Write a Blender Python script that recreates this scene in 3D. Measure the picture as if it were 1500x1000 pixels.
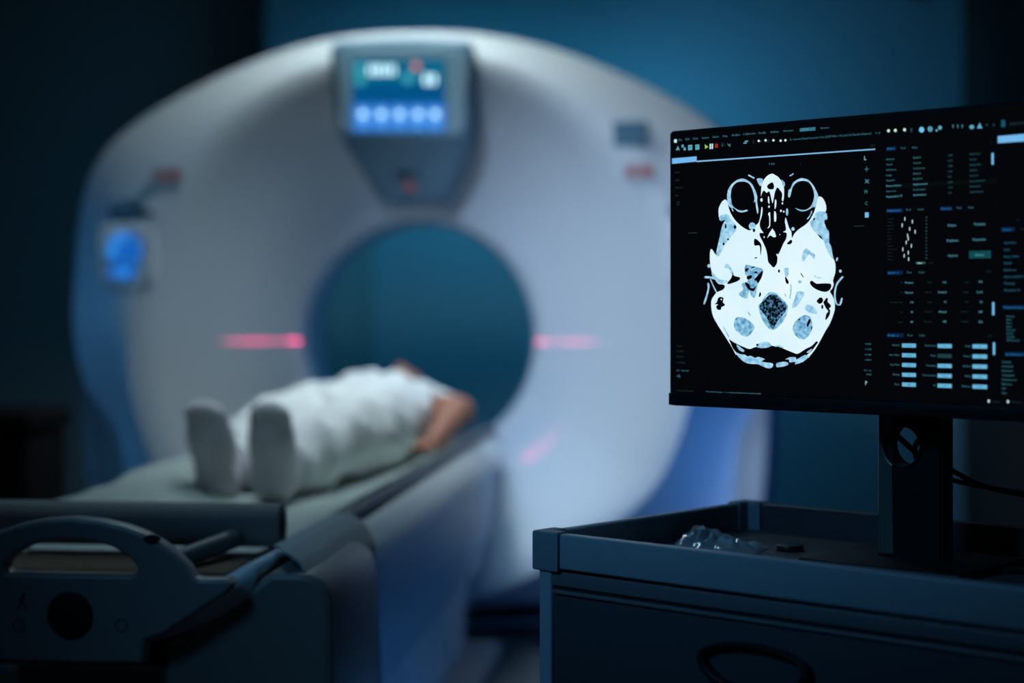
import bpy, bmesh, math, random
import numpy as np
from mathutils import Vector, Matrix, noise
from mathutils.geometry import tessellate_polygon
random.seed(7)
S = bpy.context.scene
C = S.collection
for o in list(bpy.data.objects): bpy.data.objects.remove(o)

# ------------------------------------------------------------------ camera
FP = 2500.0; HZ = 452.0; CH = 1.04            # focal length in px, horizon row, camera height (m)
cam = bpy.data.cameras.new('camera'); cam.sensor_width = 36; cam.lens = 60
cam.shift_y = -(500-HZ)/1500.0
cam.dof.use_dof = True; cam.dof.focus_distance = 2.15; cam.dof.aperture_fstop = 1.75
cam.dof.aperture_blades = 0
cam_o = bpy.data.objects.new('camera', cam); C.objects.link(cam_o)
cam_o.location = (0, 0, CH); cam_o.rotation_euler = (math.pi/2, 0, 0)
S.camera = cam_o
cam.clip_start = .05

# ------------------------------------------------------------------ world, colour, lights
w = bpy.data.worlds.new('world'); S.world = w; w.use_nodes = True
w.node_tree.nodes['Background'].inputs[0].default_value = (.01, .03, .06, 1)
w.node_tree.nodes['Background'].inputs[1].default_value = .3
S.view_settings.view_transform = 'Standard'; S.view_settings.look = 'None'
S.view_settings.gamma = 1; S.view_settings.use_curve_mapping = False
S.view_settings.exposure = 0.0
AX = math.radians(6.0); G0 = Vector((-.302, 5.4, 0))
EL = Vector((math.cos(AX), -math.sin(AX), 0)); EV = Vector((math.sin(AX), math.cos(AX), 0))
def GW(u, v, z): return G0 + EL*u + EV*v + Vector((0, 0, z))          # scanner frame to world
def lamp(name, kind, loc, target, energy, col, **kw):
    l = bpy.data.lights.new(name, kind); l.energy = energy; l.color = col
    for k, v_ in kw.items(): setattr(l, k, v_)
    o = bpy.data.objects.new(name, l); C.objects.link(o); o.location = loc
    o.rotation_euler = (Vector(target)-Vector(loc)).to_track_quat('-Z', 'Y').to_euler()
    return o
D = math.radians
LIGHTS = [
 # small ceiling downlight right above the scanner's mouth, softer panel over the patient
 lamp('ceiling_downlight', 'AREA', GW(-.02, -.52, 2.66), GW(-.02, -.50, .9), 8.3, (.77, .96, .98), shape='RECTANGLE', size=.35, size_y=.25, spread=D(130)),
 lamp('ceiling_panel', 'AREA', GW(.0, -1.3, 2.75), GW(-.02, -1.15, .9), 2.75, (.68, .88, 1), shape='RECTANGLE', size=.7, size_y=.4, spread=D(62)),
 lamp('front_spot', 'SPOT', GW(.0, -2.3, 2.1), GW(.68, 0, .90), 145, (.50, .71, 1), spot_size=D(42), spot_blend=1, shadow_soft_size=.25),
 lamp('left_fill', 'SPOT', GW(-.9, -1.9, 2.2), GW(-.52, 0, .85), 11, (.05, .48, 1), spot_size=D(45), spot_blend=1, shadow_soft_size=.25),
 lamp('low_fill', 'SPOT', GW(.5, -2.3, 2.1), GW(.36, 0, .42), 55, (.40, .72, 1), spot_size=D(17), spot_blend=1, shadow_soft_size=.2),  # unseen lamp, added to brighten the dish at the lower right
 lamp('blue_side_light', 'AREA', GW(1.95, -.7, .6), GW(1.0, .1, .5), 1.8, (.05, .30, 1), shape='RECTANGLE', size=.3, size_y=.6, spread=D(80)),
 lamp('blue_left_light', 'AREA', GW(-2.3, -.8, 1.0), GW(-1.0, .0, .8), .6, (.08, .42, 1), shape='RECTANGLE', size=.4, size_y=.8, spread=D(70)),
 lamp('floor_light', 'AREA', GW(.75, -1.7, .04), GW(.30, -1.7, .12), .85, (.01, .30, 1), shape='RECTANGLE', size=1.8, size_y=.04),
 lamp('wall_wash', 'SPOT', GW(.66, 1.10, 1.72), GW(1.12, 2.0, 1.62), 11.5, (.13, .56, 1), spot_size=D(140), spot_blend=1, shadow_soft_size=.15),
 lamp('rear_wash', 'AREA', GW(-.1, 1.2, 1.95), GW(-.1, 2.0, 1.2), 3.1, (.06, .60, 1), shape='RECTANGLE', size=.8, size_y=.3),
 # dim blue light over the operator's side
 lamp('operator_light', 'AREA', (-1.1, .9, 2.0), (.12, 2.2, .7), .92, (.14, .52, 1), shape='RECTANGLE', size=.5, size_y=.4, spread=D(52)),
 lamp('foot_end_light', 'AREA', GW(-.1, -2.1, 2.75), GW(0, -2.5, .6), 1.25, (.45, .78, 1), shape='RECTANGLE', size=.5, size_y=.3, spread=D(70)),
]
def laser(name, loc, target, along, half, energy, wid=.0045):
    """a scanner alignment laser: a spot whose beam is a thin fan"""
    l = bpy.data.lights.new(name, 'SPOT'); l.energy = energy; l.color = (1, .02, .20)
    l.shadow_soft_size = .002; l.spot_size = D(100); l.spot_blend = 0
    o = bpy.data.objects.new(name, l); C.objects.link(o); o.location = loc
    z = -(Vector(target)-Vector(loc)).normalized(); x = Vector(along); x = (x - z*x.dot(z)).normalized(); y = z.cross(x)
    M = Matrix((x, y, z)).transposed().to_4x4(); M.translation = Vector(loc); o.matrix_world = M
    l.use_nodes = True; nt = l.node_tree; em = nt.nodes['Emission']
    tc = nt.nodes.new('ShaderNodeTexCoord'); sp = nt.nodes.new('ShaderNodeSeparateXYZ')
    nt.links.new(tc.outputs['Normal'], sp.inputs[0])
    def M_(op, a, b=None):
        n = nt.nodes.new('ShaderNodeMath'); n.operation = op
        for i, q in enumerate((a, b)):
            if q is None: continue
            if isinstance(q, (int, float)): n.inputs[i].default_value = q
            else: nt.links.new(q, n.inputs[i])
        return n.outputs[0]
    zz = M_('ABSOLUTE', sp.outputs[2]); yy = M_('ABSOLUTE', M_('DIVIDE', sp.outputs[1], zz)); xx = M_('ABSOLUTE', M_('DIVIDE', sp.outputs[0], zz))
    inw = M_('LESS_THAN', yy, wid)
    fall = M_('MAXIMUM', M_('SUBTRACT', 1, M_('DIVIDE', xx, half)), 0)
    nt.links.new(M_('MULTIPLY', inw, fall), em.inputs['Strength'])
    return o

# ------------------------------------------------------------------ pixel helpers (to take measures from the photo)
def uz(px, py, v):
    k = (px-750)/FP
    c, s = math.cos(AX), math.sin(AX)
    u = (k*(5.4+c*v)+.297-s*v)/(c+s*k)
    Y = 5.4-s*u+c*v
    return u, CH+(HZ-py)/FP*Y

# ------------------------------------------------------------------ materials
MATS = {}
def mat(name, col, rough=.5, metal=0, noise_amt=.0, nscale=20, bump=0, bscale=200, trans=0, alpha=1, sss=0, coat=0, sheen=0, spec=.5):
    if name in MATS: return MATS[name]
    m = bpy.data.materials.new(name); m.use_nodes = True; nt = m.node_tree; b = nt.nodes['Principled BSDF']
    b.inputs['Base Color'].default_value = (*col, 1); b.inputs['Roughness'].default_value = rough
    b.inputs['Metallic'].default_value = metal; b.inputs['Transmission Weight'].default_value = trans
    b.inputs['Alpha'].default_value = alpha; b.inputs['Coat Weight'].default_value = coat
    b.inputs['Sheen Weight'].default_value = sheen; b.inputs['Specular IOR Level'].default_value = spec
    if sss: b.inputs['Subsurface Weight'].default_value = sss; b.inputs['Subsurface Scale'].default_value = .01
    tc = nt.nodes.new('ShaderNodeTexCoord')
    if noise_amt:
        n = nt.nodes.new('ShaderNodeTexNoise'); n.inputs['Scale'].default_value = nscale; n.inputs['Detail'].default_value = 4
        nt.links.new(tc.outputs['Object'], n.inputs['Vector'])
        mx = nt.nodes.new('ShaderNodeMix'); mx.data_type = 'RGBA'
        mx.inputs[6].default_value = (*[c*(1-noise_amt) for c in col], 1); mx.inputs[7].default_value = (*[min(1, c*(1+noise_amt)) for c in col], 1)
        nt.links.new(n.outputs['Fac'], mx.inputs[0]); nt.links.new(mx.outputs[2], b.inputs['Base Color'])
    if bump:
        n2 = nt.nodes.new('ShaderNodeTexNoise'); n2.inputs['Scale'].default_value = bscale; n2.inputs['Detail'].default_value = 5
        nt.links.new(tc.outputs['Object'], n2.inputs['Vector'])
        bp = nt.nodes.new('ShaderNodeBump'); bp.inputs['Strength'].default_value = bump; bp.inputs['Distance'].default_value = .01
        nt.links.new(n2.outputs['Fac'], bp.inputs['Height']); nt.links.new(bp.outputs[0], b.inputs['Normal'])
    MATS[name] = m; return m
def emis(name, col, strength=1, col2=None, nscale=900, lo=.4, hi=.6, base=(0, 0, 0)):
    if name in MATS: return MATS[name]
    m = bpy.data.materials.new(name); m.use_nodes = True; nt = m.node_tree; b = nt.nodes['Principled BSDF']
    b.inputs['Base Color'].default_value = (*base, 1); b.inputs['Roughness'].default_value = .4; b.inputs['Specular IOR Level'].default_value = .04
    b.inputs['Emission Color'].default_value = (*col, 1); b.inputs['Emission Strength'].default_value = strength
    if col2:
        tc = nt.nodes.new('ShaderNodeTexCoord'); n = nt.nodes.new('ShaderNodeTexNoise'); n.inputs['Scale'].default_value = nscale; n.inputs['Detail'].default_value = 3
        nt.links.new(tc.outputs['Object'], n.inputs['Vector'])
        r = nt.nodes.new('ShaderNodeValToRGB'); r.color_ramp.elements[0].position = lo; r.color_ramp.elements[1].position = hi
        r.color_ramp.elements[0].color = (*col, 1); r.color_ramp.elements[1].color = (*col2, 1)
        nt.links.new(n.outputs['Fac'], r.inputs[0]); nt.links.new(r.outputs[0], b.inputs['Emission Color'])
    MATS[name] = m; return m
wall_m = mat('wall_paint', (.30, .52, .62), .85, noise_amt=.04, nscale=3, bump=.05)
wall_d = mat('wall_paint_dark', (.40, .44, .46), .85, noise_amt=.04, nscale=3)
door_m = mat('door_paint', (.26, .47, .52), .6)
floor_m = mat('floor_vinyl', (.06, .08, .10), .45, noise_amt=.2, nscale=8)
ceil_m = mat('ceiling_paint', (.5, .55, .6), .9)
white_m = mat('scanner_white', (.74, .76, .80), .42, noise_amt=.02, nscale=4)
liner_m = mat('bore_plastic', (.35, .55, .68), .35)
grey_m = mat('console_grey', (.13, .25, .35), .5)
dkgrey_m = mat('dark_grey_plastic', (.07, .09, .11), .5)
pocket_m = mat('pocket_blue', (.09, .19, .28), .5)
black_m = mat('black_plastic', (.008, .009, .010), .5, spec=.25)
bin_m = mat('bin_black', (.004, .004, .005), .8, spec=.1)
blackm_m = mat('black_rubber', (.012, .012, .014), .8)
red_m = mat('red_print', (.55, .04, .04), .6)
table_m = mat('table_white', (.60, .64, .68), .4)
tablet_m = mat('table_grey_plastic', (.16, .15, .145), .42)
rail_m = mat('rail_dark', (.03, .04, .06), .4)
sheet_m = mat('sheet_cloth', (.40, .46, .43), .9, bump=.3, bscale=60, sheen=.2)
paper_m = mat('roll_paper', (.19, .19, .19), .75, bump=.1, bscale=50)
cloth_m = mat('dark_cloth', (.33, .37, .38), .9, bump=.5, bscale=500, sheen=.3)
tan_m = mat('tan_foam', (.10, .06, .035), .9)
shirt_m = mat('white_cotton', (.92, .91, .90), .9, bump=.3, bscale=40, sheen=.2)
sock_m = mat('grey_sock', (.84, .79, .83), .95, bump=.4, bscale=500)
skin_m = mat('skin', (.42, .165, .105), .55, noise_amt=.08, nscale=30, sss=.1)
hair_m = mat('hair', (.03, .02, .015), .6, bump=.8, bscale=300)
cart_m = mat('cart_painted_metal', (.22, .28, .32), .38, noise_amt=.03, nscale=6)
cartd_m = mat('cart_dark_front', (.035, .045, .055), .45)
tray_m = mat('tray_dark', (.045, .05, .06), .5, noise_amt=.25, nscale=14)
stand_m = mat('stand_metal', (.10, .13, .12), .35, metal=.3)
film_m = mat('clear_film', (.75, .9, 1), .12, trans=.75, alpha=.5)
lab_m = mat('label_teal', (.06, .17, .25), .5)

# ------------------------------------------------------------------ mesh helpers
def link(name, me, m=None, parent=None, smooth=False):
    o = bpy.data.objects.new(name, me); C.objects.link(o)
    if m is not None: me.materials.append(m)
    if parent is not None: o.parent = parent
    if smooth:
        for p in me.polygons: p.use_smooth = True
    return o
def tag(o, label=None, cat=None, group=None, kind=None):
    if label: o['label'] = label
    if cat: o['category'] = cat
    if group: o['group'] = group
    if kind: o['kind'] = kind
    return o
def empty(name, loc, rz, label, cat):
    o = bpy.data.objects.new(name, None); C.objects.link(o); o.location = loc; o.rotation_euler = (0, 0, rz); o.empty_display_size = .1
    return tag(o, label, cat)
def bm_box(bm, x0, x1, y0, y1, z0, z1, bev=0, seg=3):
    r = bmesh.ops.create_cube(bm, size=1); vs = r['verts']
    for v in vs: v.co = Vector(((x0+x1)/2+v.co.x*(x1-x0), (y0+y1)/2+v.co.y*(y1-y0), (z0+z1)/2+v.co.z*(z1-z0)))
    if bev:
        es = list({e for v in vs for e in v.link_edges})
        bmesh.ops.bevel(bm, geom=es, offset=bev, segments=seg, affect='EDGES', profile=.5)
def box(name, x0, x1, y0, y1, z0, z1, m, parent=None, bev=0, seg=3, smooth=None):
    bm = bmesh.new(); bm_box(bm, x0, x1, y0, y1, z0, z1, bev, seg)
    return bmo(name, bm, m, parent, bool(bev) if smooth is None else smooth)
def bmo(name, bm, m, parent=None, smooth=False):
    bmesh.ops.recalc_face_normals(bm, faces=bm.faces[:])
    me = bpy.data.meshes.new(name); bm.to_mesh(me); bm.free()
    o = link(name, me, m, parent, smooth)
    if smooth: me.set_sharp_from_angle(angle=D(40))
    return o
def cyl(name, p0, p1, r, m, parent=None, n=32, r2=None, bev=0, cap=True):
    p0, p1 = Vector(p0), Vector(p1); bm = bmesh.new()
    L = (p1-p0).length
    bmesh.ops.create_cone(bm, segments=n, cap_ends=cap, radius1=r, radius2=r if r2 is None else r2, depth=L)
    if bev:
        es = [e for e in bm.edges if abs(e.verts[0].co.z-e.verts[1].co.z) < 1e-6 and len(e.link_faces) == 2]
        bmesh.ops.bevel(bm, geom=es, offset=bev, segments=3, affect='EDGES', profile=.5)
    q = (p1-p0).to_track_quat('Z', 'Y').to_matrix().to_4x4(); q.translation = (p0+p1)/2
    bm.transform(q)
    return bmo(name, bm, m, parent, True)
def tube(name, pts, r, m, parent=None, closed=False, res=3, taper=None):
    cu = bpy.data.curves.new(name, 'CURVE'); cu.dimensions = '3D'; cu.bevel_depth = r; cu.bevel_resolution = res; cu.use_fill_caps = True
    sp = cu.splines.new('NURBS'); sp.points.add(len(pts)-1)
    for p, q in zip(sp.points, pts): p.co = (*q, 1)
    sp.use_endpoint_u = not closed; sp.use_cyclic_u = closed; sp.order_u = 4; sp.resolution_u = 8
    return curve_obj(name, cu, m, parent)
def curve_obj(name, cu, m, parent, smooth=True):
    t = bpy.data.objects.new('tmp', cu); C.objects.link(t)
    dg = bpy.context.evaluated_depsgraph_get(); me = bpy.data.meshes.new_from_object(t.evaluated_get(dg))
    bpy.data.objects.remove(t); bpy.data.curves.remove(cu); me.name = name; me.materials.clear()
    o = link(name, me, m, parent, smooth)
    if smooth: me.set_sharp_from_angle(angle=D(40))
    return o
def solid(name, loops, thick, m, parent, plane='xz', pos=0, bev=0, smooth=True):
    """loops of 2D points (first outer, rest holes) extruded by thick; plane xz faces -Y at y=pos (front)"""
    cu = bpy.data.curves.new(name, 'CURVE'); cu.dimensions = '2D'; cu.fill_mode = 'BOTH'
    cu.extrude = max(thick/2-bev, .0001); cu.bevel_depth = bev; cu.bevel_resolution = 3; cu.offset = -bev
    for lp in loops:
        sp = cu.splines.new('POLY'); sp.points.add(len(lp)-1); sp.use_cyclic_u = True
        for p, q in zip(sp.points, lp): p.co = (q[0], q[1], 0, 1)
    o = curve_obj(name, cu, m, parent, smooth)
    if plane == 'xz':
        M = Matrix(((1, 0, 0, 0), (0, 0, -1, pos+thick/2), (0, 1, 0, 0), (0, 0, 0, 1)))
    elif plane == 'yz':   # 2D x -> y, 2D y -> z, extruded along x, centre pos
        M = Matrix(((0, 0, 1, pos), (1, 0, 0, 0), (0, 1, 0, 0), (0, 0, 0, 1)))
    else: M = Matrix.Translation((0, 0, pos))
    o.data.transform(M)
    return o
def cr(pts, n=6, closed=True):
    """Catmull-Rom through 2D points"""
    out = []; N = len(pts)
    rng = range(N) if closed else range(N-1)
    for i in rng:
        g = (lambda j: pts[j % N]) if closed else (lambda j: pts[max(0, min(N-1, j))])
        p0, p1, p2, p3 = g(i-1), g(i), g(i+1), g(i+2)
        for k in range(n):
            t = k/n
            out.append(tuple(.5*((2*b)+(c-a)*t+(2*a-5*b+4*c-d)*t*t+(3*b-a-3*c+d)*t**3) for a, b, c, d in zip(p0, p1, p2, p3)))
    if not closed: out.append(tuple(pts[-1]))
    return out
def grid_mesh(name, P, nu, nv, m, parent=None, smooth=True, closed_u=False, thick=0):
    vs = [P(i, j) for j in range(nv) for i in range(nu)]; fs = []
    for j in range(nv-1):
        for i in range(nu if closed_u else nu-1):
            i2 = (i+1) % nu; fs.append((j*nu+i, j*nu+i2, (j+1)*nu+i2, (j+1)*nu+i))
    bm = bmesh.new(); bv = [bm.verts.new(v) for v in vs]
    for f in fs: bm.faces.new([bv[k] for k in f])
    if thick:
        bmesh.ops.recalc_face_normals(bm, faces=bm.faces[:]); bmesh.ops.solidify(bm, geom=bm.faces[:], thickness=thick)
    return bmo(name, bm, m, parent, smooth)

# ------------------------------------------------------------------ the room (in the scanner's frame)
def room_box(name, u0, u1, v0, v1, z0, z1, m):
    o = box(name, u0, u1, v0, v1, z0, z1, m); o.location = G0; o.rotation_euler = (0, 0, -AX); tag(o, kind='structure'); return o
room_box('floor', -2.8, 2.15, -6.6, 2.8, -.1, 0, floor_m)
room_box('ceiling', -2.8, 2.15, -6.6, 2.8, 2.9, 3.0, ceil_m)
room_box('wall_back', -.99, 2.15, 2.0, 2.7, 0, 2.9, wall_m)
room_box('wall_back_left', -2.7, -.99, 2.6, 2.7, 0, 2.9, wall_d)
room_box('wall_left', -2.8, -2.7, -6.6, 2.7, 0, 2.9, wall_d)
room_box('wall_right', 2.0, 2.12, -6.6, 2.0, 0, 2.9, mat('wall_paint_unlit', (.05, .05, .05), .9, spec=.1))  # right wall's lack of light is put into its near-black colour
room_box('wall_front', -2.7, 2.0, -6.6, -6.5, 0, 2.9, wall_d)
room_box('baseboard_back', -.42, 1.99, 1.985, 2.0, 0, .1, black_m)
room_box('door_1', -.95, -.55, 1.985, 2.0, 0, 2.05, door_m)
room_box('trim_1', -.55, -.50, 1.96, 2.0, 0, 2.12, door_m)
room_box('trim_2', -.99, -.95, 1.96, 2.0, 0, 2.12, door_m)

# ------------------------------------------------------------------ the CT scanner
BZ = .947; BR = .366
gan = empty('ct_scanner', G0, -AX, 'large round white scanner ring with a dark central bore, standing behind the patient table', 'medical scanner')
OUT = [(0, .955), (.22, .945), (.44, .90), (.66, .815), (.86, .71), (1.0, .595), (1.07, .44), (1.097, .15), (1.108, -.14), (1.10, -.44), (1.06, -.66), (.93, -.82), (.70, -.88), (.36, -.91), (0, -.92)]
OUT = OUT + [(-x, y) for x, y in OUT[-2:0:-1]]
_o = cr(OUT, 12); _a = np.array([math.atan2(y, x) for x, y in _o]); _r = np.array([math.hypot(x, y) for x, y in _o])
_s = np.argsort(_a); _a = _a[_s]; _r = _r[_s]
def Rout(t): return float(np.interp(t, _a, _r, period=2*math.pi))
RC = .86
def low(t):                     # 0 on the crown, 1 on the lower flanks and the belly
    q = max(0, min(1, (.10-math.sin(t))/.45)); return q*q*(3-2*q)
def rcr(t):
    q = max(0, min(1, (-.45-math.sin(t))/.4)); return RC-.07*q*q*(3-2*q)
def vfront(r, t):
    R = Rout(t); rc = rcr(t); r0 = BR+.05
    if r < r0: return -.008 - (r-r0+.015)*.2
    if r < rc-.05:
        q = (r-r0)/(rc-.05-r0); return -.012-.168*q**1.6
    b = .198
    if r < rc+.02: q = (r-rc+.05)/.07; return -.180-.018*math.sin(q*math.pi/2)
    q = max(0, min(1, (r-rc-.02)/max(.03, R*.985-rc-.02))); l = low(t)
    return -b+(.11+.22*l)*(q**1.6*(1-l)+l*(1-(1-q)**2.2))*min(1, .25+(R-rc)/.2)
NA = 192
def ring(name, rows, m, parent):
    """rows: list of fn(theta)->(r, v)"""
    def P(i, j):
        t = 2*math.pi*i/NA; r, v = rows[j](t); return (r*math.cos(t), v, BZ+r*math.sin(t))
    return grid_mesh(name, P, NA, len(rows), m, parent, True, True)
rows = [lambda t: (BR+.002, .10), lambda t: (BR+.003, .05), lambda t: (BR+.008, .02), lambda t: (BR+.018, .003), lambda t: (BR+.035, -.008)]
for k in range(1, 15): rows.append(lambda t, k=k: ((BR+.035+(rcr(t)-.055-BR-.035)*k/14), vfront(BR+.035+(rcr(t)-.055-BR-.035)*k/14, t)))
for d_ in (-.035, -.015, .005, .02): rows.append(lambda t, d_=d_: (rcr(t)+d_, vfront(rcr(t)+d_, t)))
for k in range(1, 13): rows.append(lambda t, k=k: (rcr(t)+.02+(Rout(t)*.975-rcr(t)-.02)*k/12, vfront(rcr(t)+.02+(Rout(t)*.975-rcr(t)-.02)*k/12, t)))
def edge(q):
    def f(t):
        R = Rout(t); v0 = vfront(R*.975, t); a = q*math.pi/2
        return (R*.975+R*.025*math.sin(a), v0+.06*(1-math.cos(a)))
    return f
for q in (.25, .5, .75, 1): rows.append(edge(q))
ring('front_cover', rows, white_m, gan)
ring('rear_shell', [lambda t: (Rout(t)*.992, .03), lambda t: (Rout(t)*.992, .06), lambda t: (Rout(t)*.985, .5), lambda t: (Rout(t)*.96, .64), lambda t: (Rout(t)*.9, .68), lambda t: (.62, .68), lambda t: (.55, .66), lambda t: (.47, .58), lambda t: (.41, .46), lambda t: (BR+.022, .34)], white_m, gan)
ring('rear_skirt', [lambda t: (Rout(t)*.98, .32), lambda t: (Rout(t)*1.032, .33), lambda t: (Rout(t)*1.038, .36), lambda t: (Rout(t)*1.03, .56), lambda t: (Rout(t)*.97, .58)], mat('skirt_dark', (.04, .06, .09), .5), gan)
ring('bore_liner', [lambda t: (BR+.0015, .09), lambda t: (BR+.001, .13), lambda t: (BR+.001, .30), lambda t: (BR+.023, .345)], liner_m, gan)
ring('bore_light_ring', [lambda t: (BR+.0045, .055), lambda t: (BR, .06), lambda t: (BR, .085), lambda t: (BR+.0045, .09)], liner_m, gan)
box('base', -.85, .85, .08, .6, 0, .10, black_m, gan, .02)
# console at the crown
cv = -.262
cpx = [(487, 66), (520, 58), (590, 54), (660, 57), (693, 65), (695, 120), (694, 188), (684, 222), (668, 258), (651, 288), (640, 294), (600, 295), (562, 294), (549, 286), (532, 258), (514, 226), (498, 190), (489, 120)]
cpt = cr([uz(x, y, cv) for x, y in cpx], 5)
con = solid('console', [cpt], .25, grey_m, gan, pos=cv, bev=.02)
zk_ = uz(590, 204, cv)[1]
def push(z): return max(0, zk_-z)*.55
for v_ in con.data.vertices:
    if v_.co.y < cv+.06: v_.co.y += push(v_.co.z)
bpt = cr([uz(x, y, cv-.01) for x, y in [(504, 78), (590, 70), (680, 77), (684, 150), (676, 196), (590, 203), (506, 196), (500, 150)]], 5)
solid('console_bezel', [bpt], .02, mat('bezel_grey', (.21, .34, .42), .5), con, pos=cv-.010, bev=.006)
scr_blue = emis('scanner_screen_blue', (.0, .075, .22), 1.1)
sw = [uz(x, y, cv-.012) for x, y in [(518, 86), (655, 86), (655, 193), (518, 193)]]
scrn = solid('display', [sw], .004, scr_blue, con, pos=cv-.013)
tag(scrn, 'lit blue display with white icons')
def flat_multi(name, shapes, parent, xf):
    """shapes: list of (pts2d, material, layer); xf(x, y, layer) -> 3D"""
    vs, fs, mi, ms = [], [], [], []
    for pts, m, ly in shapes:
        if m not in ms: ms.append(m)
        b = len(vs); vs += [xf(p[0], p[1], ly) for p in pts]
        for t in tessellate_polygon([[Vector((p[0], p[1], 0)) for p in pts]]):
            fs.append(tuple(b+i for i in t)); mi.append(ms.index(m))
    me = bpy.data.meshes.new(name); me.from_pydata(vs, [], fs)
    for m in ms: me.materials.append(m)
    for p, i in zip(me.polygons, mi): p.material_index = i
    me.update(); o = bpy.data.objects.new(name, me); C.objects.link(o); o.parent = parent
    return o
def ell(cx, cy, rx, ry=None, n=20, rot=0):
    ry = rx if ry is None else ry; c, s = math.cos(rot), math.sin(rot)
    return [(cx+rx*math.cos(a)*c-ry*math.sin(a)*s, cy+rx*math.cos(a)*s+ry*math.sin(a)*c) for a in (2*math.pi*i/n for i in range(n))]
def rect(x0, y0, x1, y1): return [(x0, y0), (x1, y0), (x1, y1), (x0, y1)]
def stroke(pts, wd):
    """a thin ribbon polygon along an open line"""
    L, R = [], []
    for i, p in enumerate(pts):
        a = pts[max(0, i-1)]; b = pts[min(len(pts)-1, i+1)]; dx, dy = b[0]-a[0], b[1]-a[1]; d = math.hypot(dx, dy) or 1
        nx, ny = -dy/d*wd/2, dx/d*wd/2; L.append((p[0]+nx, p[1]+ny)); R.append((p[0]-nx, p[1]-ny))
    return L+R[::-1]
e_w = emis('icon_white', (.60, .92, 1), 1.9); e_t = emis('icon_teal', (.05, .45, .5), .9); e_o = emis('icon_orange', (.9, .25, .12), 1.2)
e_l = emis('icon_light_blue', (.14, .45, 1), 1.0); e_b = emis('icon_blue', (.03, .22, .75), .9)
sh = []
def GS(pts, m, ly=1): sh.append((pts, m, ly))
GS(rect(519, 152, 654, 192), e_b, 0); GS(rect(519, 87, 654, 122), emis('icon_teal_dark', (.0, .13, .25), 1), 0)
for x in (545, 553, 561, 570, 578): GS(rect(x-2.4, 96, x+2.4, 109), e_w)
for x in (627, 637): GS(rect(x-3.2, 110, x+3.2, 123), e_w)
GS(ell(612, 97, 5), e_o)
for x, y in ((528, 100), (530, 117), (600, 115)): GS(ell(x, y, 8, 7), e_t)
for x in (534, 561, 588, 615, 640):
    GS(ell(x, 168, 9, 11), e_l); GS(rect(x-4, 164, x+4, 170), e_w, 2); GS(rect(x-8, 183, x+8, 187), e_l)
for x, y in ((534, 100), (600, 113)): GS(rect(x-2, y-5, x+2, y), e_l, 2)
def gx(x, y, ly):
    u, z = uz(x, y, cv-.015); return (u, cv-.0135-.0006*ly, z)
flat_multi('display_icons', sh, scrn, gx)
pz1 = push(uz(592, 252, cv)[1]); pz2 = push(uz(597, 271, cv)[1])
cb = solid('console_slot', [ell(*uz(592, 252, cv), .035, .011)], .03, black_m, con, pos=cv-.003+pz1, bev=.003)
cyl('indicator_lamp', (uz(597, 271, cv)[0], cv-.008+pz2, uz(597, 271, cv)[1]), (uz(597, 271, cv)[0], cv+.02+pz2, uz(597, 271, cv)[1]), .013, emis('dim_red', (.35, .05, .05), .45), con)
# keypads, pockets, labels on both flanks
key_e = emis('key_blue', (.006, .13, .56), 1.0); key_l = emis('key_blue_bright', (.03, .24, .75), 1.1)
for sgn in (-1, 1):
    kx, ky, kz = -.885, -.200, BZ+.262
    kp = solid('keypad', [cr([(sgn*(kx+a*.0024), kz+b*.0024) for a, b in [(-36, 32), (0, 40), (38, 34), (42, 0), (36, -36), (10, -47), (-28, -43), (-38, -10)]], 5)], .12, mat('keypad_plate', (.78, .78, .78), .45), gan, pos=ky, bev=.012)
    kp.rotation_euler = (0, 0, 0)
    n = 0
    for k in range(8):
        a = 2*math.pi*k/8+.2
        o = solid('key', [ell(sgn*(kx+.002)+.045*math.cos(a), kz+.012+.045*math.sin(a), .0165, .0145, 20, a)], .008, key_l if k in (2, 3, 4) else key_e, kp, pos=ky-.006, bev=.002)
    solid('key', [ell(sgn*(kx+.002), kz+.012, .023)], .008, key_e, kp, pos=ky-.006, bev=.002)
    for dx in (-.030, 0.0, .028):
        solid('key', [ell(sgn*(kx-.004)+dx, kz-.060, .0155, .016)], .008, key_l if dx == 0 else key_e, kp, pos=ky-.006, bev=.002)
    px_, pz_ = -.840, BZ+.400
    pk = solid('pocket', [cr([(sgn*(px_+a*.0027), pz_+b*.0024) for a, b in [(-34, 10), (-5, 17), (32, 18), (38, 6), (34, -12), (8, -17), (-30, -14), (-38, -2)]], 5)], .12, pocket_m, gan, pos=-.192, bev=.015)
    solid('opening', [ell(sgn*(px_+.018), pz_-.014, .030, .011)], .01, black_m, pk, pos=-.198, bev=.002)
for px_, py_ in ((249, 258), (938, 251)):
    u, z = uz(px_, py_, -.19); r = math.hypot(u, z-BZ); v = vfront(r, math.atan2(z-BZ, u))-.004
    lb = solid('warning_label', [rect(u-.048, z-.028, u+.048, z+.028)], .003, mat('label_pale', (.5, .5, .54), .5), gan, pos=v-.003)
    for dx, rr in ((-.02, .015), (.023, .017)):
        q = flat_multi('mark', [(ell(u+dx, z, rr), red_m, 0)], lb, lambda x, y, l, v=v: (x, v-.0042, y))
u0, z0 = uz(901, 178, -.19); u1, z1 = uz(951, 214, -.19)
r = math.hypot((u0+u1)/2, (z0+z1)/2-BZ); v = vfront(r, math.atan2((z0+z1)/2-BZ, (u0+u1)/2))
solid('nameplate', [rect(u0, z1, u1, z0)], .02, lab_m, gan, pos=v-.012, bev=.003)
laser('laser_line', GW(.35, .03, BZ-.010), GW(-.375, -.015, BZ-.010), EV, .045, 320, .006)
laser('laser_line', GW(-.35, .03, BZ-.010), GW(.375, -.015, BZ-.010), EV, .032, 230, .006)
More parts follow.
